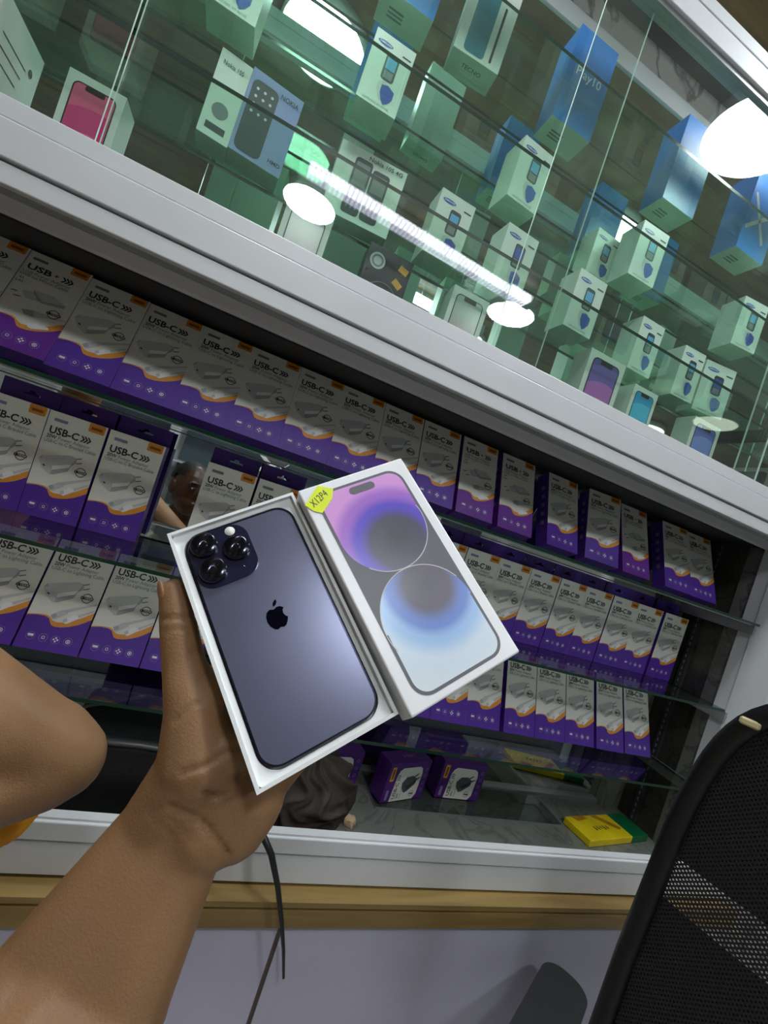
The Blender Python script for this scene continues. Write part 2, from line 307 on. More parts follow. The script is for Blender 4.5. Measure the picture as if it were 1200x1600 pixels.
# ================================================================== THE ROOM
def struct(name, mb, parent=None): return tag(mb.build(name, parent), kind='structure')
FL = -CZ
struct('floor', MB().box(-2.4, 3.8, -2.6, 1.1, 0 - 0.1, 0, 'floor_tile'))
struct('wall_back', MB().box(-2.4, 3.8, 0.972, 1.1, 0, CZ + 1.36, 'marble_white'))
struct('wall_opposite', MB().box(-2.4, 3.8, -2.7, -2.6, 0, CZ + 1.36, 'wall_paint'))
struct('wall_left', MB().box(-2.5, -2.4, -2.7, 1.1, 0, CZ + 1.36, 'wall_paint'))
struct('wall_right', MB().box(3.8, 3.9, -2.7, 1.1, 0, CZ + 1.36, 'wall_paint'))
ceil = struct('ceiling', MB().box(-2.4, 3.8, -2.6, 0.972, CZ + 1.325, CZ + 1.40, 'dark_board'))
for i in range(14):
    y0 = -2.6 + i * 0.25
    MB().box(-2.4, 3.8, y0 + 0.002, y0 + 0.248, CZ + 1.31, CZ + 1.326, 'ceiling_wood').build('plank', ceil)
for i, (x, y) in enumerate([(-0.15, 0.43), (0.99, 0.43), (-0.07, -0.9), (1.115, -0.9), (2.8, -0.87)]):
    row = 'cabinet' if y > 0 else 'middle of the room'
    t = empty('ceiling_lamp_offscreen', (x, y, 1.31), label='dim round ceiling lamp far along the aisle' if i == 4 else 'round flat white LED ceiling lamp near the wall cabinet' if y > 0 else 'round flat white LED ceiling lamp over the shop aisle', cat='lamp', group='ceiling lamps by the cabinet' if y > 0 else 'ceiling lamps over the aisle')
    MB().tube([(0, 0, 0), (0, 0, -0.034)], [0.132, 0.136], 'lamp_rim', 40).build('housing', t)
    MB().tube([(0, 0, -0.0345), (0, 0, -0.041)], [0.128, 0.122], 'lamp_diffuser' if i < 4 else 'lamp_diffuser_dim', 40).build('diffuser_offscreen', t)
t = empty('led_batten_offscreen', (0.49, -0.69, 1.31), math.radians(-3), label='long white LED batten with ribbed cover on the wooden ceiling', cat='lamp')
MB().box(-0.64, 0.64, -0.045, 0.045, -0.025, 0, 'lamp_rim').build('housing', t)
g = MB().box(-0.60, 0.60, -0.043, 0.006, -0.050, -0.0255, 'led_cover')
for i in range(56):
    x = -0.60 + i * 0.0215
    g.box(x, x + 0.0105, 0.0062, 0.044, -0.050, -0.0255, 'led_fin')
tag(g.build('ribbed_cover_offscreen', t), kind='stuff')
for s in (-1, 1): MB().bbox(s * 0.622 - 0.02, s * 0.622 + 0.02, -0.046, 0.046, -0.054, 0.0, 'lamp_rim', 0.006).build('end_cap', t)
# counters on the far side of the aisle (seen in the mirrors)
t = empty('aisle_counter', (0.2, -2.2, FL), label='white framed display counter with dark glass against the far wall', cat='counter')
MB().box(-1.6, 2.6, -0.35, 0.1, 0, 0.9, 'white_metal_soft').build('base', t)
for i in range(6): MB().box(-1.6 + i * 0.82, -1.52 + i * 0.82, 0.02, 0.10, 0.9, 2.2, 'white_metal').build('post', t)
for i in range(5): MB().box(-1.52 + i * 0.82, -0.78 + i * 0.82, -0.34, -0.32, 0.9, 2.2, 'box_slate').build('back_panel', t)
for z in (1.3, 1.75): MB().box(-1.6, 2.58, -0.32, 0.06, z, z + 0.01, 'white_metal_soft').build('shelf', t)
MB().box(-1.6, 2.58, -0.35, 0.10, 2.2, 2.28, 'white_metal').build('top_rail', t)

# ================================================================== LOWER OPEN DISPLAY CABINET
YF, YM, XR, XL = 0.67, 0.955, 1.285, -1.3
ZP = -0.598                    # platform the small boxes lie on
cab = empty('display_cabinet', (0, 0, 0), label='open aluminium display cabinet with glass shelves and mirror back below the glass wall cabinet', cat='cabinet')
cab.location.z = CZ
def part(name, parent, *a, **k): return MB().box(*a, **k).build(name, parent)
part('base_panel', cab, XL, 0.2790, 0.658, 0.675, FL + 0.0, -0.664, 'lavender')
part('base_panel', cab, 0.2870, 1.36, 0.658, 0.675, FL + 0.0, -0.664, 'lavender')
part('panel_seam', cab, 0.2790, 0.2870, 0.6610, 0.675, FL, -0.664, 'seam')
tag(MB().box(XL, 1.36, 0.641, 0.70, -0.664, -0.635, 'ply').box(XL, 1.36, 0.652, 0.70, -0.635, -0.631, 'ply').box(XL, 1.36, 0.641, 0.70, -0.631, -0.622, 'ply').build('plywood_ledge', cab), 'raw plywood strip')
part('sill_rail', cab, XL, 1.36, YF, 0.69, -0.617, -0.5715, 'white_metal')
part('sill_groove', cab, XL, 1.36, YF + 0.017, 0.69, -0.622, -0.617, 'white_metal')
part('sill_groove', cab, XL, 1.36, YF + 0.016, 0.69, -0.5715, -0.569, 'white_metal')
MB().bbox(XL, 1.36, YF - 0.001, 0.69, -0.569, -0.5415, 'white_metal', 0.002).box(XL, 1.36, YF + 0.003, 0.688, -0.5415, -0.538, 'white_metal').build('sill_rail', cab)
part('platform', cab, XL, XR, 0.69, YM, -0.70, ZP, 'marble_dark')
part('platform_glass', cab, 0.475, 0.985, 0.832, YM - 0.01, ZP, ZP + 0.006, 'smoke_shelf_glass', faces=['smoke_shelf_glass', 'smoke_shelf_glass', 'alu', 'alu', 'alu', 'alu'])
part('back_mirror', cab, XL, XR, YM, YM + 0.006, ZP - 0.05, 0.222, 'mirror_plain')
part('mirror_trim', cab, XL, XR, YM - 0.012, YM, ZP, ZP + 0.010, 'alu')
def shelf(z, mt, edge, name='glass_shelf', y0=0.712, y1=0.945, x1=XR - 0.03, th=0.006, parent=cab, x0=XL):
    return MB().box(x0, x1, y0, y1, z - th, z, mt, faces=[mt, mt, edge, edge, edge, edge]).build(name, parent)
Z1, Z2, Z3 = 0.031, -0.194, -0.399
shelf(Z1, 'smoke_shelf_glass', 'glass_edge', y0=.722); shelf(Z2, 'smoke_shelf_glass', 'glass_edge_green', y0=.735); shelf(Z3, 'smoke_shelf_glass', 'glass_edge_green', y0=.727)
for z in (Z1, Z2, Z3):
    MB().box(XR - 0.024, XR - 0.004, 0.735, 0.94, z - 0.018, z - 0.006, 'alu').box(XR - 0.024, XR - 0.020, 0.735, 0.94, z - 0.030, z - 0.018, 'alu').build('shelf_bracket', cab)
part('shelf_front_trim', cab, XL, XR - 0.03, 0.738, 0.746, Z1 - 0.0075, Z1 - 0.006, 'alu')
# right end: marble side panel, slotted upright, aluminium jamb
part('side_panel', cab, XR, XR + 0.02, 0.815, YM, ZP, 0.222, 'marble_black')
part('side_panel', cab, XR - 0.003, XR + 0.02, 0.775, 0.815, ZP, 0.222, 'marble_side')
part('jamb', cab, XR - 0.012, XR + 0.02, 0.742, 0.775, ZP, 0.222, 'white_metal_soft')
part('jamb', cab, XR - 0.016, XR + 0.075, YF, 0.742, -0.538, 0.222, 'white_metal')
up = MB().box(XR - 0.008, XR, 0.872, 0.889, ZP, 0.222, 'dark_board').build('slotted_upright', cab)
g = MB()
for i in range(46): g.box(XR - 0.0085, XR - 0.0075, 0.8795, 0.8825, ZP + 0.01 + i * 0.0175, ZP + 0.019 + i * 0.0175, 'alu')
g.build('slots', up)
part('corner_post', cab, XR - 0.07, XR, YM - 0.022, YM - 0.001, ZP, 0.222, 'marble_side')

# ================================================================== UPPER GLASS WALL CABINET
up_c = empty('wall_cabinet', (0, 0, 0), label='glass-fronted wall cabinet with white aluminium rails and green glass shelves', cat='cabinet')
XU0, XU1, YG = -1.3, 1.75, 0.685
part('bottom_board', up_c, XU0, XU1, 0.80, YM, 0.2225, 0.288, 'dark_board')
part('bottom_board', up_c, XU0, XU1, 0.70, 0.80, 0.226, 0.288, 'dark_board')
part('under_track', up_c, XU0, XU1, 0.682, 0.685, 0.2145, 0.2215, 'alu')
part('under_track', up_c, XU0, XU1, 0.702, 0.764, 0.2205, 0.226, 'white_metal_soft'); part('under_track', up_c, XU0, XU1, 0.764, 0.767, 0.2165, 0.226, 'white_metal')
MB().bbox(XU0, XU1, YF, 0.70, 0.2215, 0.2455, 'white_metal', 0.0015).build('bottom_rail', up_c)
part('rail_groove', up_c, XU0, XU1, YF + 0.026, 0.70, 0.2455, 0.2495, 'white_metal')
MB().bbox(XU0, XU1, YF - 0.002, 0.70, 0.2495, 0.2925, 'white_metal', 0.0015).build('bottom_rail', up_c)
part('rail_groove', up_c, XU0, XU1, YF + 0.007, 0.70, 0.2925, 0.2937, 'white_metal')
MB().bbox(XU0, XU1, YF, 0.678, 0.2937, 0.3165, 'white_metal_soft', 0.001).build('bottom_rail', up_c)
part('cabinet_floor', up_c, XU0, XU1, 0.70, YM, 0.288, 0.292, 'shelf_glass')
part('back_mirror', up_c, XU0, XU1, YM, YM + 0.006, 0.288, 1.195, 'mirror_green')
part('mirror_trim', up_c, XU0, XU1, YM - 0.004, YM + 0.006, 1.195, 1.235, 'white_metal_soft')
for z, e in ((0.480, 'glass_edge'), (0.653, 'glass_edge'), (0.836, 'glass_edge_green')):
    MB().box(XU0, XU1, 0.70, 0.885, z - 0.006, z, 'shelf_glass', faces=['shelf_glass', 'shelf_glass', e, e, e, e]).build('glass_shelf', up_c)
for x, z in ((1.095, 0.474), (1.095, 0.368)):
    part('shelf_bracket', up_c, x, x + 0.012, 0.72, YM, z - 0.028, z, 'chair_black')
def pane(x0, x1, y):
    g = MB().box(x0, x1, y, y + 0.004, 0.312, 1.0, 'pane_glass', faces=['pane_glass', 'pane_glass', 'pane_glass', 'glass_edge_bright', 'pane_glass', 'glass_edge_bright'])
    g.build('glass_pane', up_c)
pane(XU0, -0.281, 0.682); pane(-0.279, 0.4175, 0.690); pane(0.319, 1.02, 0.682); pane(0.96, XU1, 0.690)
MB().bbox(XU0, XU1, YF, 0.70, 0.995, 1.032, 'white_metal', 0.0015).box(XU0, XU1, YF + 0.010, 0.70, 1.032, 1.033, 'white_metal').bbox(XU0, XU1, YF - 0.001, 0.70, 1.033, 1.056, 'white_metal', 0.0015).build('top_rail', up_c)
part('top_track', up_c, XU0, XU1, 0.676, 0.70, 0.985, 0.995, 'alu')

# ================================================================== CHARGER CARTONS
BW, BH, BD = 0.0905, 0.179, 0.036
def charger_meshes(kind):
    pur = 'card_magenta' if kind == 'micro' else 'card_purple'; Wd, Ht = BW, BH
    X = lambda f: (f - 0.5) * Wd
    Zz = lambda f: (1 - f) * Ht
    y = lambda l: -0.00025 - 0.00012 * l
    c = MB().box(-Wd / 2, Wd / 2, 0, BD, 0, Ht, pur, faces=['card_purple', 'card_purple', 'card_white', 'card_purple' if kind != 'micro' else pur, 'card_purple', 'card_purple' if kind != 'micro' else pur])
    for i in range(5):   # little pictograms on the left side
        z = 0.05 + i * 0.022
        c.add([(-Wd / 2 - 0.0002, 0.012, z), (-Wd / 2 - 0.0002, 0.012, z + 0.010), (-Wd / 2 - 0.0002, 0.022, z + 0.010), (-Wd / 2 - 0.0002, 0.022, z)], [[0, 1, 2, 3]], 'ink_lilac')
    pr = MB(); ad = MB(); cb = MB(); st = MB(); ic = MB()
    edge = [(0, .715), (.10, .705), (.22, .697), (.30, .697), (.35, .705), (.385, .722), (.42, .735), (.48, .742), (.58, .735), (.70, .710), (.82, .672), (.92, .632), (1, .600)]
    low = [(1, .664), (.92, .698), (.82, .733), (.70, .762), (.58, .780), (.48, .785), (.42, .775), (.385, .750), (.35, .722), (.28, .708), (.15, .708), (0, .724)]
    pr.flat([(X(a), Zz(b_)) for a, b_ in edge] + [(X(1), Zz(1)), (X(0), Zz(1))], y(0), pur)
    ow = MB().flat([(X(a), Zz(b_)) for a, b_ in edge + low], y(1), 'ink_orange')
    def P(pts, mt, l): (cb if max(b_ for a, b_ in pts) >= .575 and min(b_ for a, b_ in pts) > .50 else ad).flat([(X(a), Zz(b_)) for a, b_ in pts], y(l), mt)
    if kind != 'micro':      # adaptor seen from the port end, pins to the upper right
        P([(.06, .462), (.10, .425), (.55, .357), (.66, .372), (.67, .415), (.60, .455), (.58, .510), (.38, .570), (.30, .582), (.15, .535)], 'ink_mid', 1)
        P([(.10, .425), (.55, .357), (.64, .378), (.60, .432), (.31, .492), (.12, .452)], 'ink_light', 2)
        P([(.06, .462), (.12, .452), (.31, .492), (.32, .580), (.29, .582), (.15, .535)], 'ink_light', 2)
        P([(.31, .495), (.60, .435), (.575, .475), (.32, .535)], 'ink_paper', 3)
        P([(.155, .500), (.195, .508), (.195, .522), (.155, .514)], 'ink_dark', 3)
        P([(.655, .368), (.735, .352), (.74, .361), (.66, .378)], 'ink_grey', 2); P([(.67, .412), (.765, .392), (.77, .402), (.675, .422)], 'ink_grey', 2)
        P([(.35, .690), (.50, .628), (.58, .634), (.60, .654), (.44, .722), (.39, .720)], 'ink_light', 2); P([(.52, .626), (.99, .515), (.995, .530), (.58, .645)], 'ink_light', 2)
        P([(.56, .712), (.70, .650), (.77, .656), (.79, .678), (.64, .742), (.59, .738)], 'ink_paper', 3); P([(.75, .652), (.99, .575), (.995, .590), (.78, .672)], 'ink_light', 2)
        P([(.35, .690), (.41, .665), (.46, .690), (.40, .718)], 'ink_mid', 3); P([(.56, .714), (.61, .692), (.64, .716), (.59, .738)], 'ink_light', 4)
    else:                    # flat adaptor, pins to the left
        P([(.36, .385), (.66, .375), (.88, .425), (.87, .455), (.56, .485), (.42, .47)], 'ink_mid', 1)
        P([(.37, .385), (.66, .375), (.87, .425), (.55, .462)], 'ink_light', 2)
        P([(.22, .425), (.36, .405), (.46, .455), (.44, .485), (.32, .49)], 'ink_light', 2)
        P([(.08, .455), (.17, .447), (.172, .458), (.082, .466)], 'ink_grey', 2); P([(.15, .497), (.25, .487), (.252, .498), (.152, .508)], 'ink_grey', 2)
        P([(.36, .605), (.52, .580), (.72, .575), (.76, .60), (.56, .645), (.42, .645)], 'ink_light', 2); P([(.36, .605), (.52, .580), (.56, .645), (.42, .645)], 'ink_mid', 3)
        P([(.74, .583), (.99, .565), (.99, .577), (.75, .60)], 'ink_light', 2); P([(.52, .715), (.66, .685), (.82, .690), (.84, .71), (.62, .755), (.56, .75)], 'ink_paper', 3)
    cx, cz = X(.79), Zz(.487 if kind != 'micro' else .55)
    st.ring(cx, cz, 0.0068, 0.0080, y(5), 'ink_dark', 28); st.flat([(cx - .0095, cz - .0022), (cx + .0095, cz - .0022), (cx + .0095, cz + .0022), (cx - .0095, cz + .0022)], y(6), 'ink_dark'); 
    for i, fx in enumerate((.19, .385, .58, .775)):
        ix, iz = X(fx), Zz(.890); ic.ring(ix, iz, 0.0058, 0.0064, y(2), 'ink_lilac', 20)
        if i == 0: ic.flat([(ix - .004, iz - .0004), (ix + .004, iz - .0004), (ix + .0038, iz + .003), (ix - .0038, iz + .003)], y(3), 'ink_paper'); ic.flat([(ix - .0035, iz - .002), (ix + .0035, iz - .002), (ix + .0035, iz - .0012), (ix - .0035, iz - .0012)], y(3), 'ink_lilac')
        if i == 1: ic.ring(ix, iz + .0004, .0016, .0024, y(3), 'ink_paper', 12); ic.flat([(ix - .0038, iz - .0026), (ix + .0038, iz - .0026), (ix + .0038, iz - .0018), (ix - .0038, iz - .0018)], y(3), 'ink_lilac')
        if i == 2:
            for a in range(4): q = math.radians(45 + 90 * a); ic.flat(disc(ix + .0027 * math.cos(q + .785), iz + .0027 * math.sin(q + .785), .0015, 8), y(3), 'ink_paper')
        if i == 3: ic.ring(ix, iz, .0024, .0034, y(3), 'ink_paper', 12); ic.flat(disc(ix, iz, .0014, 8), y(3), 'ink_paper')
    st2 = MB().flat(rrect(X(.105), X(.335), Zz(.088), Zz(.060), .001, 2), y(2), 'ink_lilac' if kind == 'braided' else 'ink_grey')
    le = MB()
    text(le, '1 YEAR', cx - .0088, cz - .0013, .0042, y(7), 'ink_paper', bold=.01, fit=.0176)
    if kind == 'micro':
        text(le, 'USB', X(.09), Zz(.197), .0150, y(3), 'ink_dark', bold=.026, fit=.034); text(le, '+', X(.50), Zz(.191), .012, y(3), 'ink_dark', bold=.012)
        text(le, 'USB Power Adaptor', X(.07), Zz(.242), .0072, y(3), 'ink_grey', fit=.066); text(le, 'USB to Micro Cable', X(.06), Zz(.278), .0072, y(3), 'ink_grey', fit=.066)
        text(le, '4A', X(.08), Zz(.318), .0060, y(3), 'ink_grey', bold=.01); text(le, '2.4A', X(.05), Zz(.356), .0060, y(3), 'ink_grey', bold=.01)
        ch = .62
    else:
        text(le, 'USB-C', X(.075), Zz(.205), .0168, y(3), 'ink_dark', bold=.026, fit=.0455); ch = .605
        text(le, '20W', X(.065), Zz(.250), .0086, y(3), 'ink_dark', bold=.02, fit=.0150); text(le, 'Power Adaptor', X(.255), Zz(.250), .0084, y(3), 'ink_grey', fit=.0500)
        text(le, 'USB-C to C Braided Cable' if kind == 'braided' else 'USB-C to Lightning Cable', X(.045), Zz(.292), .0084, y(3), 'ink_grey', fit=.0800)
    for i in range(3):
        a = X(ch + i * .055); z0, z1, zc = Zz(.205), Zz(.145), Zz(.175)
        le.flat([(a, z1), (a + .003, z1), (a + .0075, zc), (a + .003, z0), (a, z0), (a + .0045, zc)], y(3), 'ink_dark')
    tg = MB().flat(rrect(X(.685), X(.965), Zz(.085), Zz(0.002), .002, 3), y(2), 'ink_tag'); tg.flat([(X(.73), Zz(.060)), (X(.92), Zz(.060)), (X(.92), Zz(.035)), (X(.73), Zz(.035))], y(3), 'ink_tagtext')
    tab = MB()
    hole = []   # header with a hanging slot
    zt0, zt1 = Ht, Ht + 0.030
    hw = [(-.013, .0115), (.013, .0115), (.013, .0145), (.006, .0150), (.0035, .0195), (-.0035, .0195), (-.006, .0150), (-.013, .0145)]
    yb = BD - 0.0008
    outer = [(-Wd / 2, zt0), (Wd / 2, zt0), (Wd / 2, zt1), (-Wd / 2, zt1)]
    bm = bmesh.new()
    ov = [bm.verts.new((a, yb, b_)) for a, b_ in outer]; hv = [bm.verts.new((a, yb, zt0 + b_)) for a, b_ in hw]
    ed = [bm.edges.new((ov[i], ov[(i + 1) % 4])) for i in range(4)] + [bm.edges.new((hv[i], hv[(i + 1) % 8])) for i in range(8)]
    bmesh.ops.triangle_fill(bm, edges=ed, use_beauty=True)
    bm.faces.ensure_lookup_table()
    ext = bmesh.ops.extrude_face_region(bm, geom=list(bm.faces)); 
    for e in ext['geom']:
        if isinstance(e, bmesh.types.BMVert): e.co.y += 0.0008
    bmesh.ops.recalc_face_normals(bm, faces=list(bm.faces))
    tab.bm(bm, 'card_purple')
    return [('carton', c.mesh('carton')), ('wave_print', pr.mesh('wave_print')), ('orange_wave', ow.mesh('orange_wave')), ('adaptor_picture', ad.mesh('adaptor_picture')), ('cable_picture', cb.mesh('cable_picture')), ('warranty_stamp', st.mesh('warranty_stamp')), ('icon_print', ic.mesh('icon_print')), ('lettering', le.mesh('lettering')), ('brand_bar', st2.mesh('brand_bar')), ('orange_label', tg.mesh('orange_label')), ('hang_tab', tab.mesh('hang_tab'))]
CH = {k: charger_meshes(k) for k in ('lightning', 'braided', 'micro')}
def charger(kind, x, y, z, rz=0, lean=0, label='', group=None, tab=True, room=1):
    t = empty('charger_box', (x, y, z), rz, -lean, label, 'box', group); t.scale.x = min(1, room / BW * .992)
    for n, me in CH[kind]:
        if n == 'hang_tab' and not tab: continue
        o = link(n, me, t)
        if n in ('icon_print', 'lettering'): o['kind'] = 'stuff'
    return t
LEAN = math.radians(23)
rng = random.Random(4)
G1 = 'charger boxes leaning on the top open shelf'
ORD = ['first', 'second', 'third', 'fourth', 'fifth', 'sixth', 'seventh', 'eighth', 'ninth', 'tenth', 'eleventh']
Y1, ZB1 = 0.82, 0.0485
e1 = [-.595, -.488, -.379, -.266, -.157, -.047, .064, .174, .286, .397, .509]
for i in range(len(e1) - 1):
    xc = (e1[i] + e1[i + 1]) / 2 * Y1; micro = i == 1
    charger('micro' if micro else 'lightning', xc, Y1 + rng.uniform(-.002, .002), ZB1 + (0.004 if i < 2 else 0), rng.uniform(-.015, .015), LEAN,
            'lone magenta charger box leaning among purple ones on the top open shelf' if micro else ('purple charger box half behind the lone magenta one on the top shelf' if i == 0 else '%s purple charger box from the twin magenta boxes, top open shelf' % ORD[9 - i]), G1, tab=False)
for xc, lb in ((.572, 'twin magenta charger box on the top shelf touching the purple run'), (.700, 'twin magenta charger box on the top shelf next to the gap')):
    charger('micro', xc * Y1, Y1 - 0.002, ZB1, 0.0, LEAN, lb, 'twin magenta charger boxes on the top shelf', tab=False)
def xy(p, Y): v = atY(p, Y); return v.x
xb = (xy((853, 845), Y1) + xy((906, 863), Y1)) / 2
charger('lightning', xb, Y1, ZB1, 0.02, LEAN, 'purple USB-C charger box set apart on the top shelf, next to the twin magenta boxes', tab=False)
xb = (xy((917, 863), Y1) + xy((960, 883), Y1)) / 2
charger('lightning', xb, Y1 - 0.005, ZB1 + 0.0005, math.radians(-9), LEAN * 0.95, 'purple USB-C charger box turned sideways on the top shelf showing its left side', tab=False)
charger('micro', 1.151 * Y1, Y1 + 0.002, ZB1, 0.0, LEAN, 'magenta charger box standing alone near the end of the top shelf', tab=False)
charger('lightning', 1.330 * Y1, Y1, ZB1, math.radians(-3), LEAN, 'purple charger box second from the slotted upright on the top open shelf', tab=False)
charger('lightning', 1.447 * Y1, Y1, ZB1 - 0.001, math.radians(-2), LEAN, 'last purple charger box on the top open shelf, next to the slotted upright', tab=False)
# a few more cartons lie flat behind, only their edges show
Y2 = 0.888
G2 = 'braided-cable charger boxes standing on the middle open shelf'
def row2(edges_px, label, group, kind, start=0):
    xs = [xy(p, Y2) for p in edges_px]
    for i in range(len(xs) - 1):
        charger(kind, (xs[i] + xs[i + 1]) / 2, Y2 + rng.uniform(-.002, .002), Z2 + 0.0005, rng.uniform(-.008, .008), 0, label % ORD[len(xs) - 2 - i], group, room=xs[i + 1] - xs[i])
row2([(-18, 606), (78, 642), (168.5, 673), (262, 703)], '%s upright braided-cable charger box from the mirror gap, middle shelf', 'braided charger boxes beside the mirror gap', 'braided')
row2([(324, 729), (402, 750), (479, 776)], 'charger box with open hang tab behind the tray, %s from the lid', 'hanging charger boxes behind the held phone box', 'lightning')
row2([(640, 838), (684, 851), (729, 866), (782, 880), (829, 899), (877, 909), (918, 922), (958, 935), (999, 948), (1036, 961), (1077, 973)], '%s upright charger box from the slotted upright on the middle shelf', G2, 'braided')
Y3, ZB3 = 0.82, -.3835
G3 = 'charger boxes leaning on the lowest open shelf'
def row3(edges, label, group):
    for i, (a, b_) in enumerate(edges):
        charger('lightning', (xy(a, Y3) + xy(b_, Y3)) / 2, Y3 + rng.uniform(-.0015, .0015), ZB3, rng.uniform(-.012, .012), LEAN, label % ORD[len(edges) - 1 - i], group, tab=False, room=xy(b_, Y3) - xy(a, Y3))
xs3 = [-.400, -.286, -.171, -.059, .055]
for i in range(4):
    charger('lightning', (xs3[i] + xs3[i + 1]) / 2 * Y3, Y3, ZB3, rng.uniform(-.01, .01), LEAN, '%s leaning charger box from the raised thumb on the lowest shelf' % ORD[3 - i], 'lowest-shelf charger boxes near the thumb', tab=False)
row3([((618, 1118), (670, 1128)), ((670, 1128), (725, 1137)), ((725, 1137), (779, 1145)), ((785, 1147), (834, 1154)), ((834, 1154), (882, 1162)), ((882, 1162), (929, 1170)), ((929, 1170), (976, 1176)), ((976, 1176), (1019, 1182))],
     '%s leaning charger box from the marble side on the lowest shelf', G3)

# ================================================================== SMALL CHARGER BOXES ON THE PLATFORM
SW, SH, SD = 0.122, 0.088, 0.045
def small_meshes():
    c = MB().bbox(-SW / 2, SW / 2, 0, SD, 0, SH, 'small_purple', 0.0008, 1)
    y = lambda l: -0.0004 - 0.00015 * l
    pr = MB(); le = MB()
    pr.flat([(-.038, 0.001), (.030, 0.001), (.038, .012), (.040, .060), (.036, .072), (.028, .076), (-.022, .076), (-.030, .070), (-.034, .060)], y(0), 'card_white')
    def P(pts, mt, l): pr.flat(pts, y(l), mt)
    P([(-.012, .030), (-.002, .018), (.006, .020), (.026, .036), (.028, .048), (.014, .056), (-.004, .054), (-.014, .042)], 'charger_dark', 1)
    P([(-.002, .030), (.006, .026), (.026, .040), (.024, .046)], 'charger_darker', 2)
    P([(.026, .044), (.037, .050), (.037, .052), (.025, .048)], 'charger_darker', 2); P([(.020, .052), (.030, .059), (.029, .061), (.018, .055)], 'charger_darker', 2)
    pr.ring(.022, .014, .0058, .0066, y(1), 'ink_dark', 20); P([(.0165, .0125), (.0275, .0125), (.0275, .0155), (.0165, .0155)], 'ink_dark', 2)
    pr.flat(rrect(-.054, -.043, .048, .080, .002, 3), y(0), 'ink_yellow'); P([(-.051, .053), (-.046, .053), (-.046, .075), (-.051, .075)], 'ink_tagtext', 1)
    pr.flat(rrect(-.053, -.046, .006, .028, .001, 2), y(0), 'ink_lilac')
    for i in range(4): pr.ring(.050, .020 + i * .016, .0028, .0040, y(0), 'ink_lilac', 14)
    text(le, 'USB-C', -.024, .006, .013, y(1), 'ink_dark', bold=.012, rot=math.pi / 2, fit=.038)
    for i in range(3):
        z = .047 + i * .0045; le.flat([(-.033, z), (-.033, z + .002), (-.0285, z + .0055), (-.024, z + .002), (-.024, z), (-.0285, z + .0035)], y(1), 'ink_dark')
    text(le, '20W', -.016, .006, .006, y(1), 'ink_dark', bold=.02, rot=math.pi / 2); text(le, 'Power Adaptor', -.0085, .006, .006, y(1), 'ink_grey', rot=math.pi / 2, fit=.032)
    tl = MB(); text(tl, 'USB-C', -.010, 0, .011, 0, 'ink_lilac', bold=.015, fit=.034)
    tl.v = [(-a[0] + .01, SD * 0.5 - a[2] + .004, SH + 0.0004) for a in tl.v]
    return [('carton', c.mesh('carton')), ('front_print', pr.mesh('front_print')), ('lettering', le.mesh('lettering')), ('top_lettering', tl.mesh('top_lettering'))]
SM = small_meshes()
def small(p, rz, label):
    t = empty('adaptor_box', p, rz, 0, label, 'box')
    for n, me in SM:
        o = link(n, me, t)
        if n != 'carton': o['kind'] = 'stuff'
ZG = ZP + 0.0065
a, b_ = atZ((590, 1256), ZG), atZ((660, 1245), ZG); small(((a.x + b_.x) / 2, (a.y + b_.y) / 2, ZG), math.atan2(b_.y - a.y, b_.x - a.x), 'small purple adaptor box turned aslant between two others on the platform')
a, b_ = atZ((677, 1245), ZG), atZ((746, 1252), ZG); small(((a.x + b_.x) / 2, (a.y + b_.y) / 2, ZG), math.atan2(b_.y - a.y, b_.x - a.x), 'small purple adaptor box facing straight out, near the yellow pack')
a = atZ((551, 1230), ZG); small((a.x - .058, a.y - .012, ZG - .0058), math.radians(9), 'small purple adaptor box beside the brown cloth, its end flap showing')
# yellow and green pack, lying flat
a, b_ = atZ((919, 1325), ZP), atZ((1008, 1316), ZP); an = math.radians(9)
t = empty('sweets_pack', (a.x + .002, a.y, ZP + .0006), an, 0, 'flat yellow pack with a green end lying on the platform near the marble side', 'pack')
MB().bbox(0, .175, 0, .078, 0, .017, 'yellow_card', .002).build('sleeve', t)
MB().bbox(.170, .240, -.001, .079, -.0005 + .0006, .0178, 'green_card', .002).build('green_end', t)
g = MB()
def topflat(g, pts, z, mt): g.add([(p[0], p[1], z) for p in pts], [list(range(len(pts)))], mt)
topflat(g, [(.095, .074), (.12, .076), (.165, .030), (.150, .024)], .0173, 'amber_card'); topflat(g, [(.02, .076), (.07, .076), (.075, .066), (.03, .060)], .0172, 'amber_card')
for k in range(5): topflat(g, [(.060 + .012 * k, .040 + .003 * (k % 2)), (.064 + .012 * k, .040), (.068 + .012 * k, .030), (.063 + .012 * k, .027 + .003 * (k % 3))], .0175, 'ink_dark')
g.build('pack_print', t)

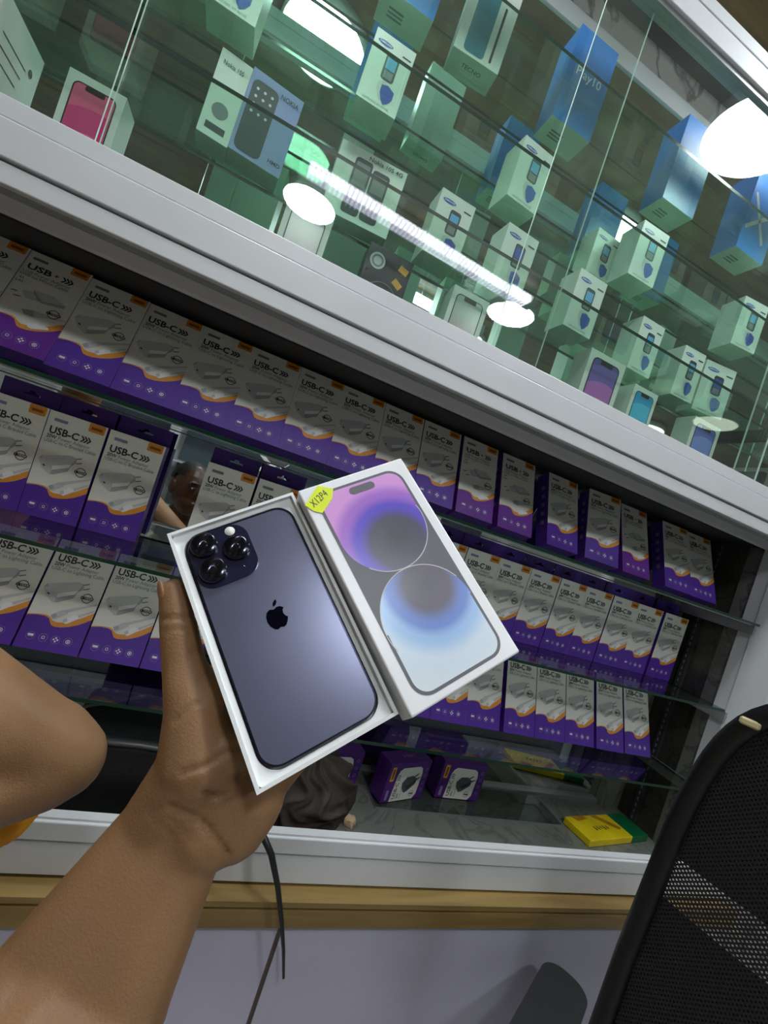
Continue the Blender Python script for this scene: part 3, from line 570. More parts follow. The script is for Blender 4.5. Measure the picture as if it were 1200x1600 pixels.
# ================================================================== PHONE BOXES IN THE GLASS CABINET
def box_mesh(w, d, h, front, side, top='box_white', bottom='box_white'):
    return MB().box(-w / 2, w / 2, 0, d, 0, h, side, faces=[bottom, top, front, side, side, side])
def put(kind, x, y, z, rz, w, h, d, label, group=None, **k):
    names = dict(keypad='keypad_phone_box', smart='smartphone_box')
    t = empty(names.get(kind, 'phone_box'), (x, y, z + 0.0004), rz, 0, label, 'box', group)
    Y = lambda l: -0.0003 - 0.00015 * l
    pr = MB(); le = MB()
    if kind == 'keypad':
        box_mesh(w, d, h, 'box_white', 'box_white').build('carton', t)
        pr.flat(disc(-w * .22, h * .86, w * .19, 20, h * .033), Y(0), 'ink_blue'); text(le, 'SAMSUNG', -w * .37, h * .85, h * .034, Y(1), 'ink_paper', bold=.02, fit=w * .30)
        pr.flat(rrect(w * .22, w * .44, h * .83, h * .855, h * .008, 2), Y(0), 'ink_dark')
        x0, x1, z0, z1 = -w * .12, w * .20, h * .40, h * .78
        pr.flat(rrect(x0, x1, z0, z1, w * .07, 4), Y(0), 'ink_dark'); pr.flat([(x0 + w * .04, z0 + h * .16), (x1 - w * .04, z0 + h * .16), (x1 - w * .04, z1 - h * .06), (x0 + w * .04, z1 - h * .06)], Y(1), k.get('screen', 'ink_sky'))
        pr.flat([(x0 + w * .05, z0 + h * .03), (x1 - w * .05, z0 + h * .03), (x1 - w * .05, z0 + h * .14), (x0 + w * .05, z0 + h * .14)], Y(1), 'ink_grey')
        sh = [(-.02, .33), (.13, .36), (.30, .31), (.30, .20), (.22, .12), (.13, .08), (.05, .13), (-.02, .22)]
        pr.flat([(w * a, h * b_) for a, b_ in sh], Y(1), 'ink_blue'); pr.flat([(w * (a - .10), h * (b_ + .03)) for a, b_ in sh], Y(0), 'ink_light')
        text(le, 'SAMSUNG SM-B310E', -w * .36, h * .03, h * .045, Y(1), 'ink_grey', fit=w * .66)
    elif kind == 'smart':
        box_mesh(w, d, h, 'box_white', 'box_white').build('carton', t)
        x0, x1, z0, z1 = -w * .38, w * .38, h * .06, h * .93
        pr.flat(rrect(x0, x1, z0, z1, w * .12, 5), Y(0), 'black_print')
        pr2 = MB().flat(rrect(x0 + w * .025, x1 - w * .025, z0 + w * .025, z1 - w * .025, w * .10, 5), Y(1), k['wall']); o = pr2.build('screen_print', t)
        pr.flat(rrect(-w * .17, w * .17, z1 - w * .12, z1 - w * .02, w * .03, 3), Y(2), 'black_print')
    elif kind == 'blue':
        box_mesh(w, d, h, 'box_blue', 'box_blue', 'box_blue', 'box_white').build('carton', t)
        if k.get('word'): text(le, k['word'], -w * .32, h * .52, h * .135, Y(1), 'ink_paper', bold=.006, fit=w * .66)
        b2 = MB(); 
        for q in range(3): b2.box(-w * .30, w * .0, d * (.62 - .12 * q), d * (.68 - .12 * q), -0.0003, -0.0001, 'ink_grey')
        b2.build('base_print', t)
        if k.get('cross'):
            pr.flat([(-w * .45, h * .30), (-w * .40, h * .26), (w * .45, h * .62), (w * .40, h * .66)], Y(1), 'ink_light'); pr.flat([(-w * .42, h * .72), (-w * .36, h * .74), (w * .30, h * .22), (w * .24, h * .18)], Y(1), 'ink_light')
    elif kind == 'tecno':
        box_mesh(w, d, h, 'box_white', 'box_white').build('carton', t)
        pr.flat(rrect(-w * .32, w * .12, h * .03, h * .97, w * .08, 4), Y(0), 'box_teal'); pr.flat(rrect(-w * .22, w * .0, h * .62, h * .94, w * .05, 4), Y(1), 'ink_light')
        for q in range(3): pr.flat(disc(-w * .11, h * (.86 - .09 * q), w * .045, 12), Y(2), 'black_print')
        pr.flat(rrect(w * .24, w * .29, h * .05, h * .62, w * .02, 2), Y(0), 'ink_dark'); pr.ring(w * .22, h * .80, w * .10, w * .115, Y(1), 'ink_grey', 20)
        tl = MB(); text(tl, 'TECNO', -w * .22, 0, .012, 0, 'ink_dark', bold=.02, fit=w * .44)
        tl.v = [(a[0], d * .50 - a[2], -0.0003) for a in tl.v]; tl.build('base_lettering', t)
    elif kind == 'nokia_blue':
        box_mesh(w, d, h, 'box_lav', 'box_white').build('carton', t)
        pr.flat(rrect(-w * .44, w * .06, h * .04, h * .90, w * .12, 4), Y(0), 'ink_dark')
        for q in range(4):
            for r in range(3): pr.flat(disc(-w * .33 + r * w * .14, h * (.80 - .09 * q), w * .028, 8), Y(1), 'ink_light')
        text(le, 'NOKIA', w * .08, h * .86, h * .085, Y(1), 'ink_dark', bold=.01, fit=w * .36); text(le, 'HMD', w * .20, h * .10, h * .07, Y(1), 'ink_dark', bold=.02)
    elif kind == 'nokia_side':
        box_mesh(w, d, h, 'box_white', 'box_white').build('carton', t)
        text(le, 'Nokia 105', -w * .36, h * .84, h * .075, Y(1), 'ink_dark', bold=.01, fit=w * .66)
        pr.flat(disc(-w * .02, h * .33, w * .26, 20), Y(0), 'ink_grey'); pr.flat([(-w * .32, h * .08), (w * .30, h * .08), (w * .30, h * .16), (-w * .32, h * .16)], Y(0), 'ink_dark')
    elif kind == 'nokia_white':
        box_mesh(w, d, h, 'box_white', 'box_white').build('carton', t)
        for cx, ht in ((-.12, .88), (.16, .82)):
            pr.flat(rrect(w * (cx - .13), w * (cx + .13), h * .08, h * ht, w * .05, 4), Y(1), 'ink_dark')
            pr.flat([(w * (cx - .10), h * .50), (w * (cx + .10), h * .50), (w * (cx + .10), h * (ht - .06)), (w * (cx - .10), h * (ht - .06))], Y(2), 'ink_grey')
            for q in range(4):
                for r in range(3): pr.flat(disc(w * (cx - .065 + .065 * r), h * (.42 - .08 * q), w * .016, 6), Y(2), 'ink_grey')
        text(le, 'Nokia 105 4G', -w * .08, h * .90, h * .085, Y(3), 'ink_dark', bold=.01, fit=w * .52)
    elif kind == 'black':
        box_mesh(w, d, h, 'box_black', 'box_black', 'box_black').build('carton', t)
        pr.flat(disc(-w * .26, h * .83, w * .17, 24), Y(1), 'ink_light'); pr.ring(-w * .26, h * .83, w * .09, w * .13, Y(2), 'ink_grey', 20)
        pr.ring(w * .02, h * .42, w * .36, w * .375, Y(0), 'ink_grey', 32); pr.ring(w * .02, h * .38, w * .24, w * .25, Y(0), 'ink_grey', 32)
        for cx, cz, an in ((.33, .86, -.25), (.28, .68, -.5)):
            c_, s_ = math.cos(an), math.sin(an); pr.flat([(w * cx + (a * c_ - b_ * s_), h * cz + (a * s_ + b_ * c_)) for a, b_ in ((-.009, -.006), (.009, -.006), (.009, .006), (-.009, .006))], Y(1), 'ink_yellow')
    elif kind == 'plain':
        box_mesh(w, d, h, 'box_white', 'box_white').build('carton', t)
        for q in range(3): pr.flat([(-w * .36, h * (.74 - .10 * q)), (w * (.20 - .05 * q), h * (.74 - .10 * q)), (w * (.20 - .05 * q), h * (.75 - .10 * q)), (-w * .36, h * (.75 - .10 * q))], Y(0), 'ink_dark')
        pr.flat(disc(w * .30, h * .78, w * .05, 12), Y(0), 'ink_dark'); pr.flat(disc(-w * .26, h * .22, w * .03, 8), Y(0), 'ink_dark')
    if pr.v: tag(pr.build('front_print', t), kind='stuff')
    if le.v: tag(le.build('lettering', t), kind='stuff')
    return t
mat('box_teal', '#3f7e94', 0.3, var=0.15, scale=8)
S1, S2, S3, S0 = 0.480, 0.653, 0.836, 0.292
GK2, GK1 = 'keypad phone boxes on the second glass shelf', 'keypad phone boxes on the first glass shelf'
for i, (bl, br, lb) in enumerate([((555, 147), (617, 187), 'keypad phone box on the second glass shelf, standing alone beside the mirrored lamp glow'),
                                  ((791, 302), (837, 338), 'keypad phone box on the second glass shelf below the lettered bright blue box'),
                                  ((982, 427), (1018, 450), 'keypad phone box on the second glass shelf with a second carton behind it'),
                                  ((1142, 537), (1177, 553), 'keypad phone box at the far end of the second glass shelf')]):
    a, b_ = atZ(bl, S2), atZ(br, S2)
    put('keypad', (a.x + b_.x) / 2, (a.y + b_.y) / 2, S2, (0, .08, -.02, -.12)[i], 0.074, 0.120, 0.062 if i else 0.055, lb)
a, b_ = atZ((330, -3), S2), atZ((389, 37), S2); put('keypad', (a.x + b_.x) / 2, (a.y + b_.y) / 2, S2, 0.03, 0.076, 0.122, 0.062, 'keypad phone box on the second glass shelf above the lavender handset box')
put('keypad', 0.60, 0.868, S2, 0.05, 0.07, 0.105, 0.05, 'lower keypad phone box tucked behind another on the second glass shelf')
for i, (bl, br, lb) in enumerate([((660, 390), (712, 420), 'keypad phone box on the first glass shelf beside the wide two-phone box'),
                                  ((765, 440), (812, 470), 'keypad phone box on the first glass shelf just by the sliding pane edge'),
                                  ((877, 505), (923, 532), 'keypad phone box on the first glass shelf over the violet phone box'),
                                  ((981, 574), (1012, 592), 'keypad phone box on the first glass shelf over the cyan phone box'),
                                  ((1047, 615), (1079, 631), 'keypad phone box on the first glass shelf next to the blue handset box')]):
    a, b_ = atZ(bl, S1), atZ(br, S1)
    put('keypad', (a.x + b_.x) / 2, (a.y + b_.y) / 2, S1, (.02, .05, .02, 0, -.06)[i], (.073, .074, .074, .068, .066)[i], 0.121, 0.058, lb, screen='ink_sky' if i != 1 else 'ink_blue')
put('nokia_blue', -0.128, 0.830, S1, math.radians(7), 0.086, 0.137, 0.050, 'lavender-blue handset box on the first glass shelf')
put('nokia_side', -0.1965, 0.827, S1, math.radians(7), 0.049, 0.136, 0.05, 'narrow white handset box with round print beside the lavender handset box')
put('nokia_white', 0.056, 0.842, S1, math.radians(-4), 0.127, 0.128, 0.04, 'wide white box picturing two dark keypad phones on the first glass shelf')
put('keypad', 0.995, 0.825, S1, math.radians(-10), 0.088, 0.126, 0.05, 'white box with a blue handset picture at the end of the first glass shelf', screen='ink_blue')
SCL = 0.836 / 0.653
for n, (bl, br, wd, ht, lb, kw) in enumerate([((862, 180), (922, 222), .096, .187, 'bright blue phone box with pale lettering on the top glass shelf', dict(word='Play10')),
                                       ((1035, 308), (1082, 343), .095, .190, 'plain blue phone box on the top glass shelf, under the brightest lamp reflection', dict()),
                                       ((1151, 384), (1189, 415), .095, .185, 'blue phone box with a pale cross print on the top glass shelf', dict(cross=True)),
                                       ((609, -15), (668, 25), .096, .187, 'blue phone box on the top glass shelf beside the white and teal phone box', dict())]):
    a, b_ = atZ(bl, S3), atZ(br, S3)
    put('blue', (a.x + b_.x) / 2, (a.y + b_.y) / 2, S3, 0.0, wd, ht, 0.062, lb, **kw)
a, b_ = atZ((708, 73), S3), atZ((778, 116), S3); put('tecno', (a.x + b_.x) / 2, (a.y + b_.y) / 2, S3, -.06, .094, .185, .05, 'white phone box picturing a teal phone on the top glass shelf')
for nm, tl, tr, wl, lb in [('b', (109, 106), (199, 152), 'wall_pink', 'white phone box with a pink screen picture on the floor of the glass cabinet'),
                       ('c', (452, 308), (522, 345), 'wall_blush', 'phone box with a faded blush screen picture behind the round reflection on the cabinet floor'),
                       ('e', (712, 443), (765, 475), 'wall_red', 'white phone box with pale screen and red corner on the cabinet floor'),
                       ('g', (925, 545), (979, 571), 'wall_violet', 'white phone box with a violet screen picture on the cabinet floor'),
                       ('h', (994, 597), (1028, 621), 'wall_cyan', 'white phone box with a cyan screen picture on the cabinet floor'),
                       ('i', (1087, 651), (1127, 670), 'wall_navy', 'white phone box with a navy screen picture at the end of the cabinet floor')]:
    a, b_ = atY(tl, .80), atY(tr, .80)
    put('smart', (a.x + b_.x) / 2, .80, S0, 0.0, b_.x - a.x, (a.z + b_.z) / 2 - S0, .05, lb, wall=wl)
a, b_ = atY((580, 380), .80), atY((648, 410), .80); put('black', (a.x + b_.x) / 2, .80, S0, 0, b_.x - a.x, .152, .05, 'black phone box with a round seal and two yellow stickers on the cabinet floor')
put('plain', -0.419, 0.762, S0, math.radians(90), 0.108, 0.158, 0.06, 'pale phone box turned to show its printed back near the cabinet end')

# ================================================================== THINGS ON THE PLATFORM
t = empty('laptop_bag', (0.045, 0.735, ZP), 0, 0, 'black soft bag with grey piping lying on the platform behind the wrist', 'bag')
MB().bbox(-.16, .14, 0, .17, 0.001, .135, 'bag_black', .018, 3).build('body', t)
pp = [(-.15, -.001, .132), (-.05, -.002, .136), (.06, -.001, .130), (.14, .002, .118)]
MB().tube(pp, .0035, 'bag_trim', 6).tube([(-.155, .004, .134), (-.15, .08, .138), (-.06, .15, .138)], .003, 'bag_trim', 6).build('piping', t)
MB().tube([(.03, .004, .10), (.024, -.022, .085), (.018, -.045, .0745), (.014, -.062, .0715)], .008, 'bag_black', 6).build('strap', t)
MB().bbox(.02, .13, .06, .15, .1355, .165, 'case_grey', .012, 3).build('pouch', t)
def lump(name, c, rad, mt, seed, amp, parent=None, sub=4, freq=3.0, ridge=True):
    from mathutils import noise
    bm = bmesh.new(); bmesh.ops.create_icosphere(bm, subdivisions=sub, radius=1)
    for v in bm.verts:
        p = v.co.normalized(); q = Vector((p.x * freq * (1.9 if ridge else 1), p.y * freq, p.z * freq * (.55 if ridge else 1))) + Vector((seed + p.z * .8, seed * 1.7, 0))
        n = noise.noise(q) * .8 + noise.noise(q * 1.9) * .25
        if ridge:
            w_ = noise.noise(p * 1.3 + Vector((seed, 3, 1))); ph_ = math.atan2(p.y, p.x) * 3.5 + p.z * 2.6 + w_ * 5.0
            n = w_ * .9 + (1 - abs(math.sin(ph_))) * .55 + (1 - abs(math.sin(ph_ * 1.7 + 2 + p.z * 3))) * .25 - .45
        f = 1 + amp * n; z = p.z * f
        if z < -.55: z = -.55 - (z + .55) * .15
        v.co = Vector((c[0] + p.x * f * rad[0], c[1] + p.y * f * rad[1], c[2] + (z + .56) * rad[2]))
    g = MB(); g.bm(bm, mt, True); return g.build(name, parent)
ob = lump('crumpled_cloth', (0.300, 0.792, ZP + CZ), (.098, .056, .080), 'brown_cloth', 2.3, .30, sub=6, freq=2.4)
tag(ob, 'dark brown crumpled cloth heaped on the platform beside the small boxes', 'cloth')
ob = lump('paper_scrap', (0.402, 0.782, ZP + CZ), (.012, .011, .013), 'paper_tan', 7.1, .5, sub=2, freq=2.2, ridge=False)
tag(ob, 'tiny crumpled tan paper scrap on the platform edge by the cloth', 'paper')
for p in ob.data.polygons: p.use_smooth = False
px = [(398, 1296, .655), (412, 1308, .640), (424, 1335, .632), (434, 1385, .626), (440, 1440, .622), (443, 1485, .622), (443, 1528, .624)]
pth = [Vector((0.205, 0.74, -.575)), Vector((0.205, 0.70, -.528))] + [atY((a, b_), c_) for a, b_, c_ in px]
pth = [(v.x, v.y, v.z + CZ) for v in pth]
tag(MB().tube(pth, [.0055, .0055, .0055, .0052, .0048, .0042, .0034, .0026, .0020], 'cable_black', 10).build('cable'), 'black cable hanging over the white sill in front of the lavender panel', 'cable')

# ================================================================== HELD PHONE BOX: tray, phone, lid
def frame(o, ex, ey, n):
    ex = Vector(ex).normalized(); n = Vector(n); n = (n - ex * n.dot(ex)).normalized(); up = n.cross(ex) * -1
    if up.dot(Vector(ey)) > 0: up = -up
    # local x = ex, local y = away from the camera, local z = up the box
    m = Matrix(((ex.x, n.x, up.x, o[0]), (ex.y, n.y, up.y, o[1]), (ex.z, n.z, up.z, o[2] + CZ), (0, 0, 0, 1))); return m
TM = frame((.0541, .2946, -.09), (.7989, .1107, .5912), (.544, -.5522, -.6318), (.2565, .8263, -.5014))
LM = frame((.1310, .2970, -.0339), (.8025, .1663, .573), (.561, -.5375, -.6296), (.2033, .8267, -.5246))
bwd, bht = .092, .174
t = empty('phone_tray', (0, 0, 0), label='open white box tray held in the hand with a phone lying in it', cat='box'); t.matrix_world = TM
g = MB().box(-bwd / 2, bwd / 2, .018, .020, -bht / 2, bht / 2, 'tray_white')
k = .0022
for x0, x1, z0, z1 in ((-bwd / 2, -bwd / 2 + k, -bht / 2, bht / 2), (bwd / 2 - k, bwd / 2, -bht / 2, bht / 2), (-bwd / 2 + k, bwd / 2 - k, -bht / 2, -bht / 2 + k), (-bwd / 2 + k, bwd / 2 - k, bht / 2 - k, bht / 2)): g.box(x0, x1, 0, .018, z0, z1, 'tray_white')
g.build('tray', t)
bm = bmesh.new()   # moulded insert with a phone-shaped well
def loop(pts, y): return [bm.verts.new((a, y, b_)) for a, b_ in pts]
o_ = rrect(-bwd / 2 + k, bwd / 2 - k, -bht / 2 + k, bht / 2 - k, .002, 8); i_ = rrect(-.0400, .0400, -.0818, .0818, .0135, 8)
A = loop(o_, .0035); B = loop(i_, .0045); C = loop(i_, .012)
n_ = len(A)
for q in range(n_):
    r_ = (q + 1) % n_; bm.faces.new((A[q], A[r_], B[r_], B[q])); bm.faces.new((B[q], B[r_], C[r_], C[q]))
bm.faces.new(C); bmesh.ops.recalc_face_normals(bm, faces=list(bm.faces))
MB().bm(bm, 'tray_white').build('insert', t)
ph = empty('smartphone', (0, 0, 0), label='deep purple smartphone with three camera lenses lying face down in the tray', cat='phone'); ph.matrix_world = TM
pb = rrect(-.0388, .0388, -.0803, .0803, .0125, 8)
g = MB().prism(pb, .0030, .0108, 'phone_body', 'phone_edge', True); ring_in = rrect(-.0378, .0378, -.0793, .0793, .0118, 8)
g.build('body', ph)
g = MB(); n_ = len(pb); vs = [(a, .0029, b_) for a, b_ in pb] + [(a, .0029, b_) for a, b_ in ring_in]
g.add(vs, [[q, (q + 1) % n_, (q + 1) % n_ + n_, q + n_] for q in range(n_)], 'phone_edge').build('edge_band', ph)
cp = MB().prism(rrect(-.0370, .0040, .0375, .0785, .0115, 8), .0008, .0031, 'cam_plate', 'cam_plate', True).build('camera_plate', ph)
for lx, lz in ((-.0262, .0690), (-.0070, .0590), (-.0262, .0490)):
    lo = MB().tube([(lx, .0009, lz), (lx, -.0016, lz), (lx, -.0021, lz), (lx, -.0018, lz)], [.0090, .0090, .0084, .0074], 'lens_ring', 32).build('lens', ph)
    MB().tube([(lx, -.0017, lz), (lx, -.00195, lz)], [.0073, .0068], 'lens_glass', 32).tube([(lx, -.00196, lz), (lx, -.0020, lz)], [.0026, .0022], 'lens_core', 20).build('lens_glass', lo)
MB().tube([(-.0070, .0009, .0735), (-.0070, .0004, .0735)], [.0036, .0034], 'flash', 24).build('flash', ph)
MB().tube([(-.0070, .0009, .0445), (-.0070, .0005, .0445)], [.0010, .0009], 'lens_glass', 12).build('microphone', ph)
ap = [(.0, .0062), (.0022, .0072), (.0046, .0068), (.0064, .0050), (.0052, .0036), (.0048, .0014), (.0056, -.0008), (.0068, -.0020), (.0056, -.0046), (.0038, -.0068), (.0020, -.0074), (.0, -.0066), (-.0020, -.0074), (-.0040, -.0066), (-.0060, -.0036), (-.0069, 0), (-.0064, .0034), (-.0050, .0060), (-.0026, .0072)]
lf = [(.0002, .0080), (.0006, .0102), (.0020, .0118), (.0036, .0124), (.0036, .0106), (.0024, .0088)]
MB().prism([(a + .0005, b_ + .002) for a, b_ in ap], .00265, .0030, 'logo_dark').prism([(a + .0005, b_ + .002) for a, b_ in lf], .00265, .0030, 'logo_dark').build('logo', ph)
ld = empty('box_lid', (0, 0, 0), label='white phone box lid with two glowing discs printed, held beside the tray', cat='box lid'); ld.matrix_world = LM
MB().bbox(-bwd / 2, bwd / 2, 0, .022, -bht / 2, bht / 2, 'lid_white', .0012, 2).build('cover', ld)
yy = lambda l: -.0002 - .00012 * l
sx0, sx1, sz0, sz1 = -.0372, .0375, -.0815, .0795
g = MB().flat(rrect(sx0, sx1, sz0, sz1, .0125, 8), yy(0), 'lid_grey'); g.build('phone_picture', ld)
def clip(poly, x0, x1, z0, z1):
    def cl(P, f, it):
        o = []
        for q in range(len(P)):
            a, b2 = P[q], P[(q + 1) % len(P)]
            if f(a): o.append(a)
            if f(a) != f(b2): o.append(it(a, b2))
        return o
    ix = lambda X: (lambda a, b2: (X, a[1] + (b2[1] - a[1]) * (X - a[0]) / (b2[0] - a[0])))
    iz = lambda Z: (lambda a, b2: (a[0] + (b2[0] - a[0]) * (Z - a[1]) / (b2[1] - a[1]), Z))
    P = cl(poly, lambda p: p[0] > x0, ix(x0)); P = cl(P, lambda p: p[0] < x1, ix(x1)); P = cl(P, lambda p: p[1] > z0, iz(z0)); return cl(P, lambda p: p[1] < z1, iz(z1))
e_ = .0022
scr = rrect(sx0 + e_, sx1 - e_, sz0 + e_, sz1 - e_, .0105, 8)
# upper glow: everything of the screen above the lower arc of the first disc
R1, c1, R2, c2 = .0352, .0360, .0362, -.0358
arc = [(R1 * math.cos(math.radians(a)), c1 + R1 * math.sin(math.radians(a))) for a in range(180, 361, 6)]
topc = [p for p in scr if p[1] > c1]
poly = arc + [(sx1 - e_, c1)] + topc + [(sx0 + e_, c1)]
MB().flat(poly, yy(1), 'disc_top').build('upper_glow', ld)
arc2 = [(R2 * math.cos(math.radians(a)), c2 + R2 * math.sin(math.radians(a))) for a in range(0, 181, 6)]
botc = [p for p in scr if p[1] < c2]
MB().flat(arc2 + [(sx0 + e_, c2)] + botc + [(sx1 - e_, c2)], yy(1), 'disc_low').build('lower_glow', ld)
g = MB()
def arcline(cz, R, a0, a1):
    P = [math.radians(a0 + (a1 - a0) * q / 40) for q in range(41)]; vs = []; fs = []
    for q, a in enumerate(P):
        wdt = .00035
        vs += [((R - wdt) * math.cos(a), yy(2), cz + (R - wdt) * math.sin(a)), ((R + wdt) * math.cos(a), yy(2), cz + (R + wdt) * math.sin(a))]
    for q in range(40): fs.append([2 * q, 2 * q + 1, 2 * q + 3, 2 * q + 2])
    g.add(vs, fs, 'ink_light')
arcline(c1, R1, 225, 372); arcline(c2, R2, 25, 200); g.build('disc_outline', ld)
MB().flat(rrect(-.0098, .0120, .0690, .0752, .0031, 6), yy(3), 'lid_grey').build('island', ld)
t = MB().flat([(-.0472 + .001, .0735), (-.0305, .0855), (-.0205, .0790), (-.0250, .0715), (-.0370, .0630), (-.0420, .0665)], yy(4), 'neon')
text(t, 'X12P4', -.0410, .0690, .0085, yy(5), 'ink_dark', shear=.2, rot=.42, fit=.0165)
tag(t.build('price_sticker', ld), 'neon yellow handwritten sticker')

# ================================================================== PEOPLE
def remesh(mb, name, voxel, smooth, parent=None, mt=None, it=6):
    o = mb.build(name + '_raw'); md = o.modifiers.new('r', 'REMESH'); md.mode = 'VOXEL'; md.voxel_size = voxel; md.use_smooth_shade = True
    s = o.modifiers.new('s', 'SMOOTH'); s.factor = .5; s.iterations = smooth
    dg = bpy.context.evaluated_depsgraph_get(); me = bpy.data.meshes.new_from_object(o.evaluated_get(dg)); me.name = name
    old = o.data; bpy.data.objects.remove(o); bpy.data.meshes.remove(old)
    me.materials.clear()
    for x in (mt if isinstance(mt, (list, tuple)) else [mt]): me.materials.append(M[x])
    for p in me.polygons: p.use_smooth = True; p.material_index = 0
    return link(name, me, parent)
def V(x, y, z): return Vector((x, y, z + CZ))
def onp(p, d):                    # point on the pixel ray at depth d behind the tray rim plane
    n = Vector((TM[0][1], TM[1][1], TM[2][1])); o = Vector((TM[0][3], TM[1][3], TM[2][3] - CZ)); r = ray(p)
    q = r * ((d + o.dot(n)) / r.dot(n)); return Vector((q.x, q.y, q.z + CZ))
def tl(a, d, b_): return TM @ Vector((a, d, b_))
g = MB()
# --- left hand: thumb along the tray's edge, palm behind it, fingers across the back
th = [(onp((271, 925), .014), .0096), (onp((278, 975), .019), .0120), (onp((288, 1040), .027), .0142), (onp((305, 1110), .032), .0195), (onp((310, 1190), .042), .0260)]
for (a, ra), (b_, rb) in zip(th, th[1:]): g.caps(a, ra, b_, rb)
wr1, wr2 = onp((235, 1300), .066), onp((297, 1322), .066)
g.caps(th[-1][0], .024, wr1, .022); g.caps(th[-1][0], .022, wr2, .021); g.caps(onp((360, 1255), .052), .0215, wr2, .022); g.caps(onp((392, 1238), .05), .019, onp((320, 1300), .060), .024); g.caps(wr1, .0225, wr2, .0215); g.caps(onp((396, 1250), .050), .0200, onp((364, 1288), .058), .0220)
g.caps(th[-2][0], .018, tl(-.030, .042, -.015), .016); g.caps(th[-1][0], .024, tl(-.028, .043, -.06), .018); g.caps(onp((380, 1245), .05), .020, tl(-.012, .042, -.07), .016)
g.caps(tl(-.028, .042, -.02), .015, tl(-.020, .042, -.07), .016); g.caps(tl(-.040, .044, -.03), .017, tl(-.035, .046, -.075), .018); g.caps(tl(-.012, .041, -.03), .015, tl(-.008, .041, -.068), .015)
fing = [((-.024, .040, -.004), (.016, .036, .006), (.040, .034, .008), (.060, .0325, .008), .0098), ((-.016, .040, -.024), (.026, .036, -.016), (.052, .034, -.016), (.074, .0325, -.018), .0100), ((-.008, .040, -.045), (.030, .036, -.042), (.054, .034, -.044), (.074, .0325, -.047), .0095), ((-.004, .039, -.066), (.024, .034, -.070), (.040, .032, -.075), (.0535, .0305, -.081), .0085)]
for a, b_, c_, d_, r_ in fing: g.caps(tl(*a), r_ * 1.15, tl(*b_), r_); g.caps(tl(*b_), r_, tl(*c_), r_ * .94); g.caps(tl(*c_), r_ * .94, tl(*d_), r_ * .82)
# --- forearm towards the viewer, elbow, upper arm, body
wm = (wr1 + wr2) / 2; ax = (wr2 - wr1).normalized()
f1, f2 = onp((62, 1530), .085), onp((175, 1590), .080)
g.caps(wr1, .0225, f1, .030); g.caps(wr2, .0215, f2, .029); g.caps(wm, .024, (f1 + f2) / 2, .032)
elb = V(-.105, .115, -.395); g.caps(f1, .030, elb, .036); g.caps(f2, .030, elb + Vector((.03, -.005, -.01)), .034); g.caps((f1 + f2) / 2, .034, elb, .038)
hx, hy = -.165, -.185
sh = V(hx - .165, hy + .0, -.43); g.caps(elb, .038, sh, .047)
shr = V(hx + .165, hy, -.43); el2 = V(hx + .215, hy + .02, -.66); g.caps(shr, .047, el2, .036); hr = V(.055, -.09, -.30); g.caps(el2, .036, V(.075, -.13, -.42), .026); g.caps(V(.075, -.13, -.42), .026, V(.045, -.085, -.22), .024)
g.ell(V(.035, -.075, -.15), (.036, .020, .045), 'skin')
for i in range(4): g.caps(V(.004, -.062, -.165 + i * .022), .0085, V(.012, -.036, -.163 + i * .022), .0075)
g.ell(V(hx, hy - .02, -.60), (.165, .105, .20), 'skin'); g.ell(V(hx, hy - .02, -.85), (.15, .10, .22), 'skin'); g.ell(V(hx, hy - .01, -.46), (.17, .085, .07), 'skin'); g.caps(V(hx, hy - .02, -.44), .058, V(hx + .005, hy, -.27), .054)
for s in (-1, 1): g.caps(V(hx + s * .085, hy - .02, -.95), .085, V(hx + s * .09, hy, -1.38), .052); g.caps(V(hx + s * .09, hy, -1.37), .05, V(hx + s * .095, hy + .10, -1.41), .038)
hd = V(hx + .008, hy + .012, -.165); Rz = Matrix.Rotation(math.radians(-34), 3, 'Z')
def hp(x, y, z): return hd + Rz @ Vector((x, y, z))
g.ell(hd, (.074, .094, .108), 'skin', Rz); g.ell(hp(0, .030, -.055), (.058, .060, .062), 'skin', Rz); g.ell(hp(0, .098, -.012), (.014, .018, .026), 'skin', Rz); g.ell(hp(0, .082, -.06), (.028, .016, .014), 'skin', Rz)
for s in (-1, 1): g.ell(hp(s * .076, -.004, -.012), (.010, .020, .032), 'skin', Rz); g.ell(hp(s * .034, .078, .022), (.022, .014, .010), 'skin', Rz)
pers = empty('person', (hx, hy, FL), label='person in a cream shirt holding the phone box out in the left hand', cat='person')
def reparent(o, p): o.parent = p; o.matrix_parent_inverse = Matrix.Translation(-Vector((p.location.x, p.location.y, p.location.z))); return o
body = reparent(remesh(g, 'body', .0027, 6, None, ['skin', 'skin_deep']), pers)
cx_ = hd
# skin folds of the thumb, palm and wrist pressed into the surface
def pix(v):
    q = Vector((v.x, v.y, v.z - CZ)); z = q.dot(F); u, vv = FPX * q.dot(Hh) / z, FPX * q.z / z
    return 600 + u * cR + vv * sR, 800 + u * sR - vv * cR
folds = [([(252, 966), (280, 966), (304, 960)], 3.0, .0010), ([(254, 985), (300, 982)], 2.5, .0006), ([(300, 1018), (324, 1016)], 2.5, .0008), ([(312, 1060), (336, 1044)], 2.5, .0008), ([(274, 1126), (296, 1106), (314, 1096)], 3.0, .0009), ([(284, 1207), (318, 1198), (347, 1181), (370, 1168)], 3.5, .0013), ([(262, 1262), (300, 1275), (322, 1292), (336, 1310), (354, 1336)], 4.0, .0016), ([(318, 1240), (345, 1247), (362, 1240), (374, 1210)], 3.5, .0015), ([(240, 1262), (270, 1284), (290, 1302)], 3.0, .0006), ([(230, 1270), (258, 1296), (276, 1312)], 3.0, .0006)]
hc = onp((310, 1130), .04)
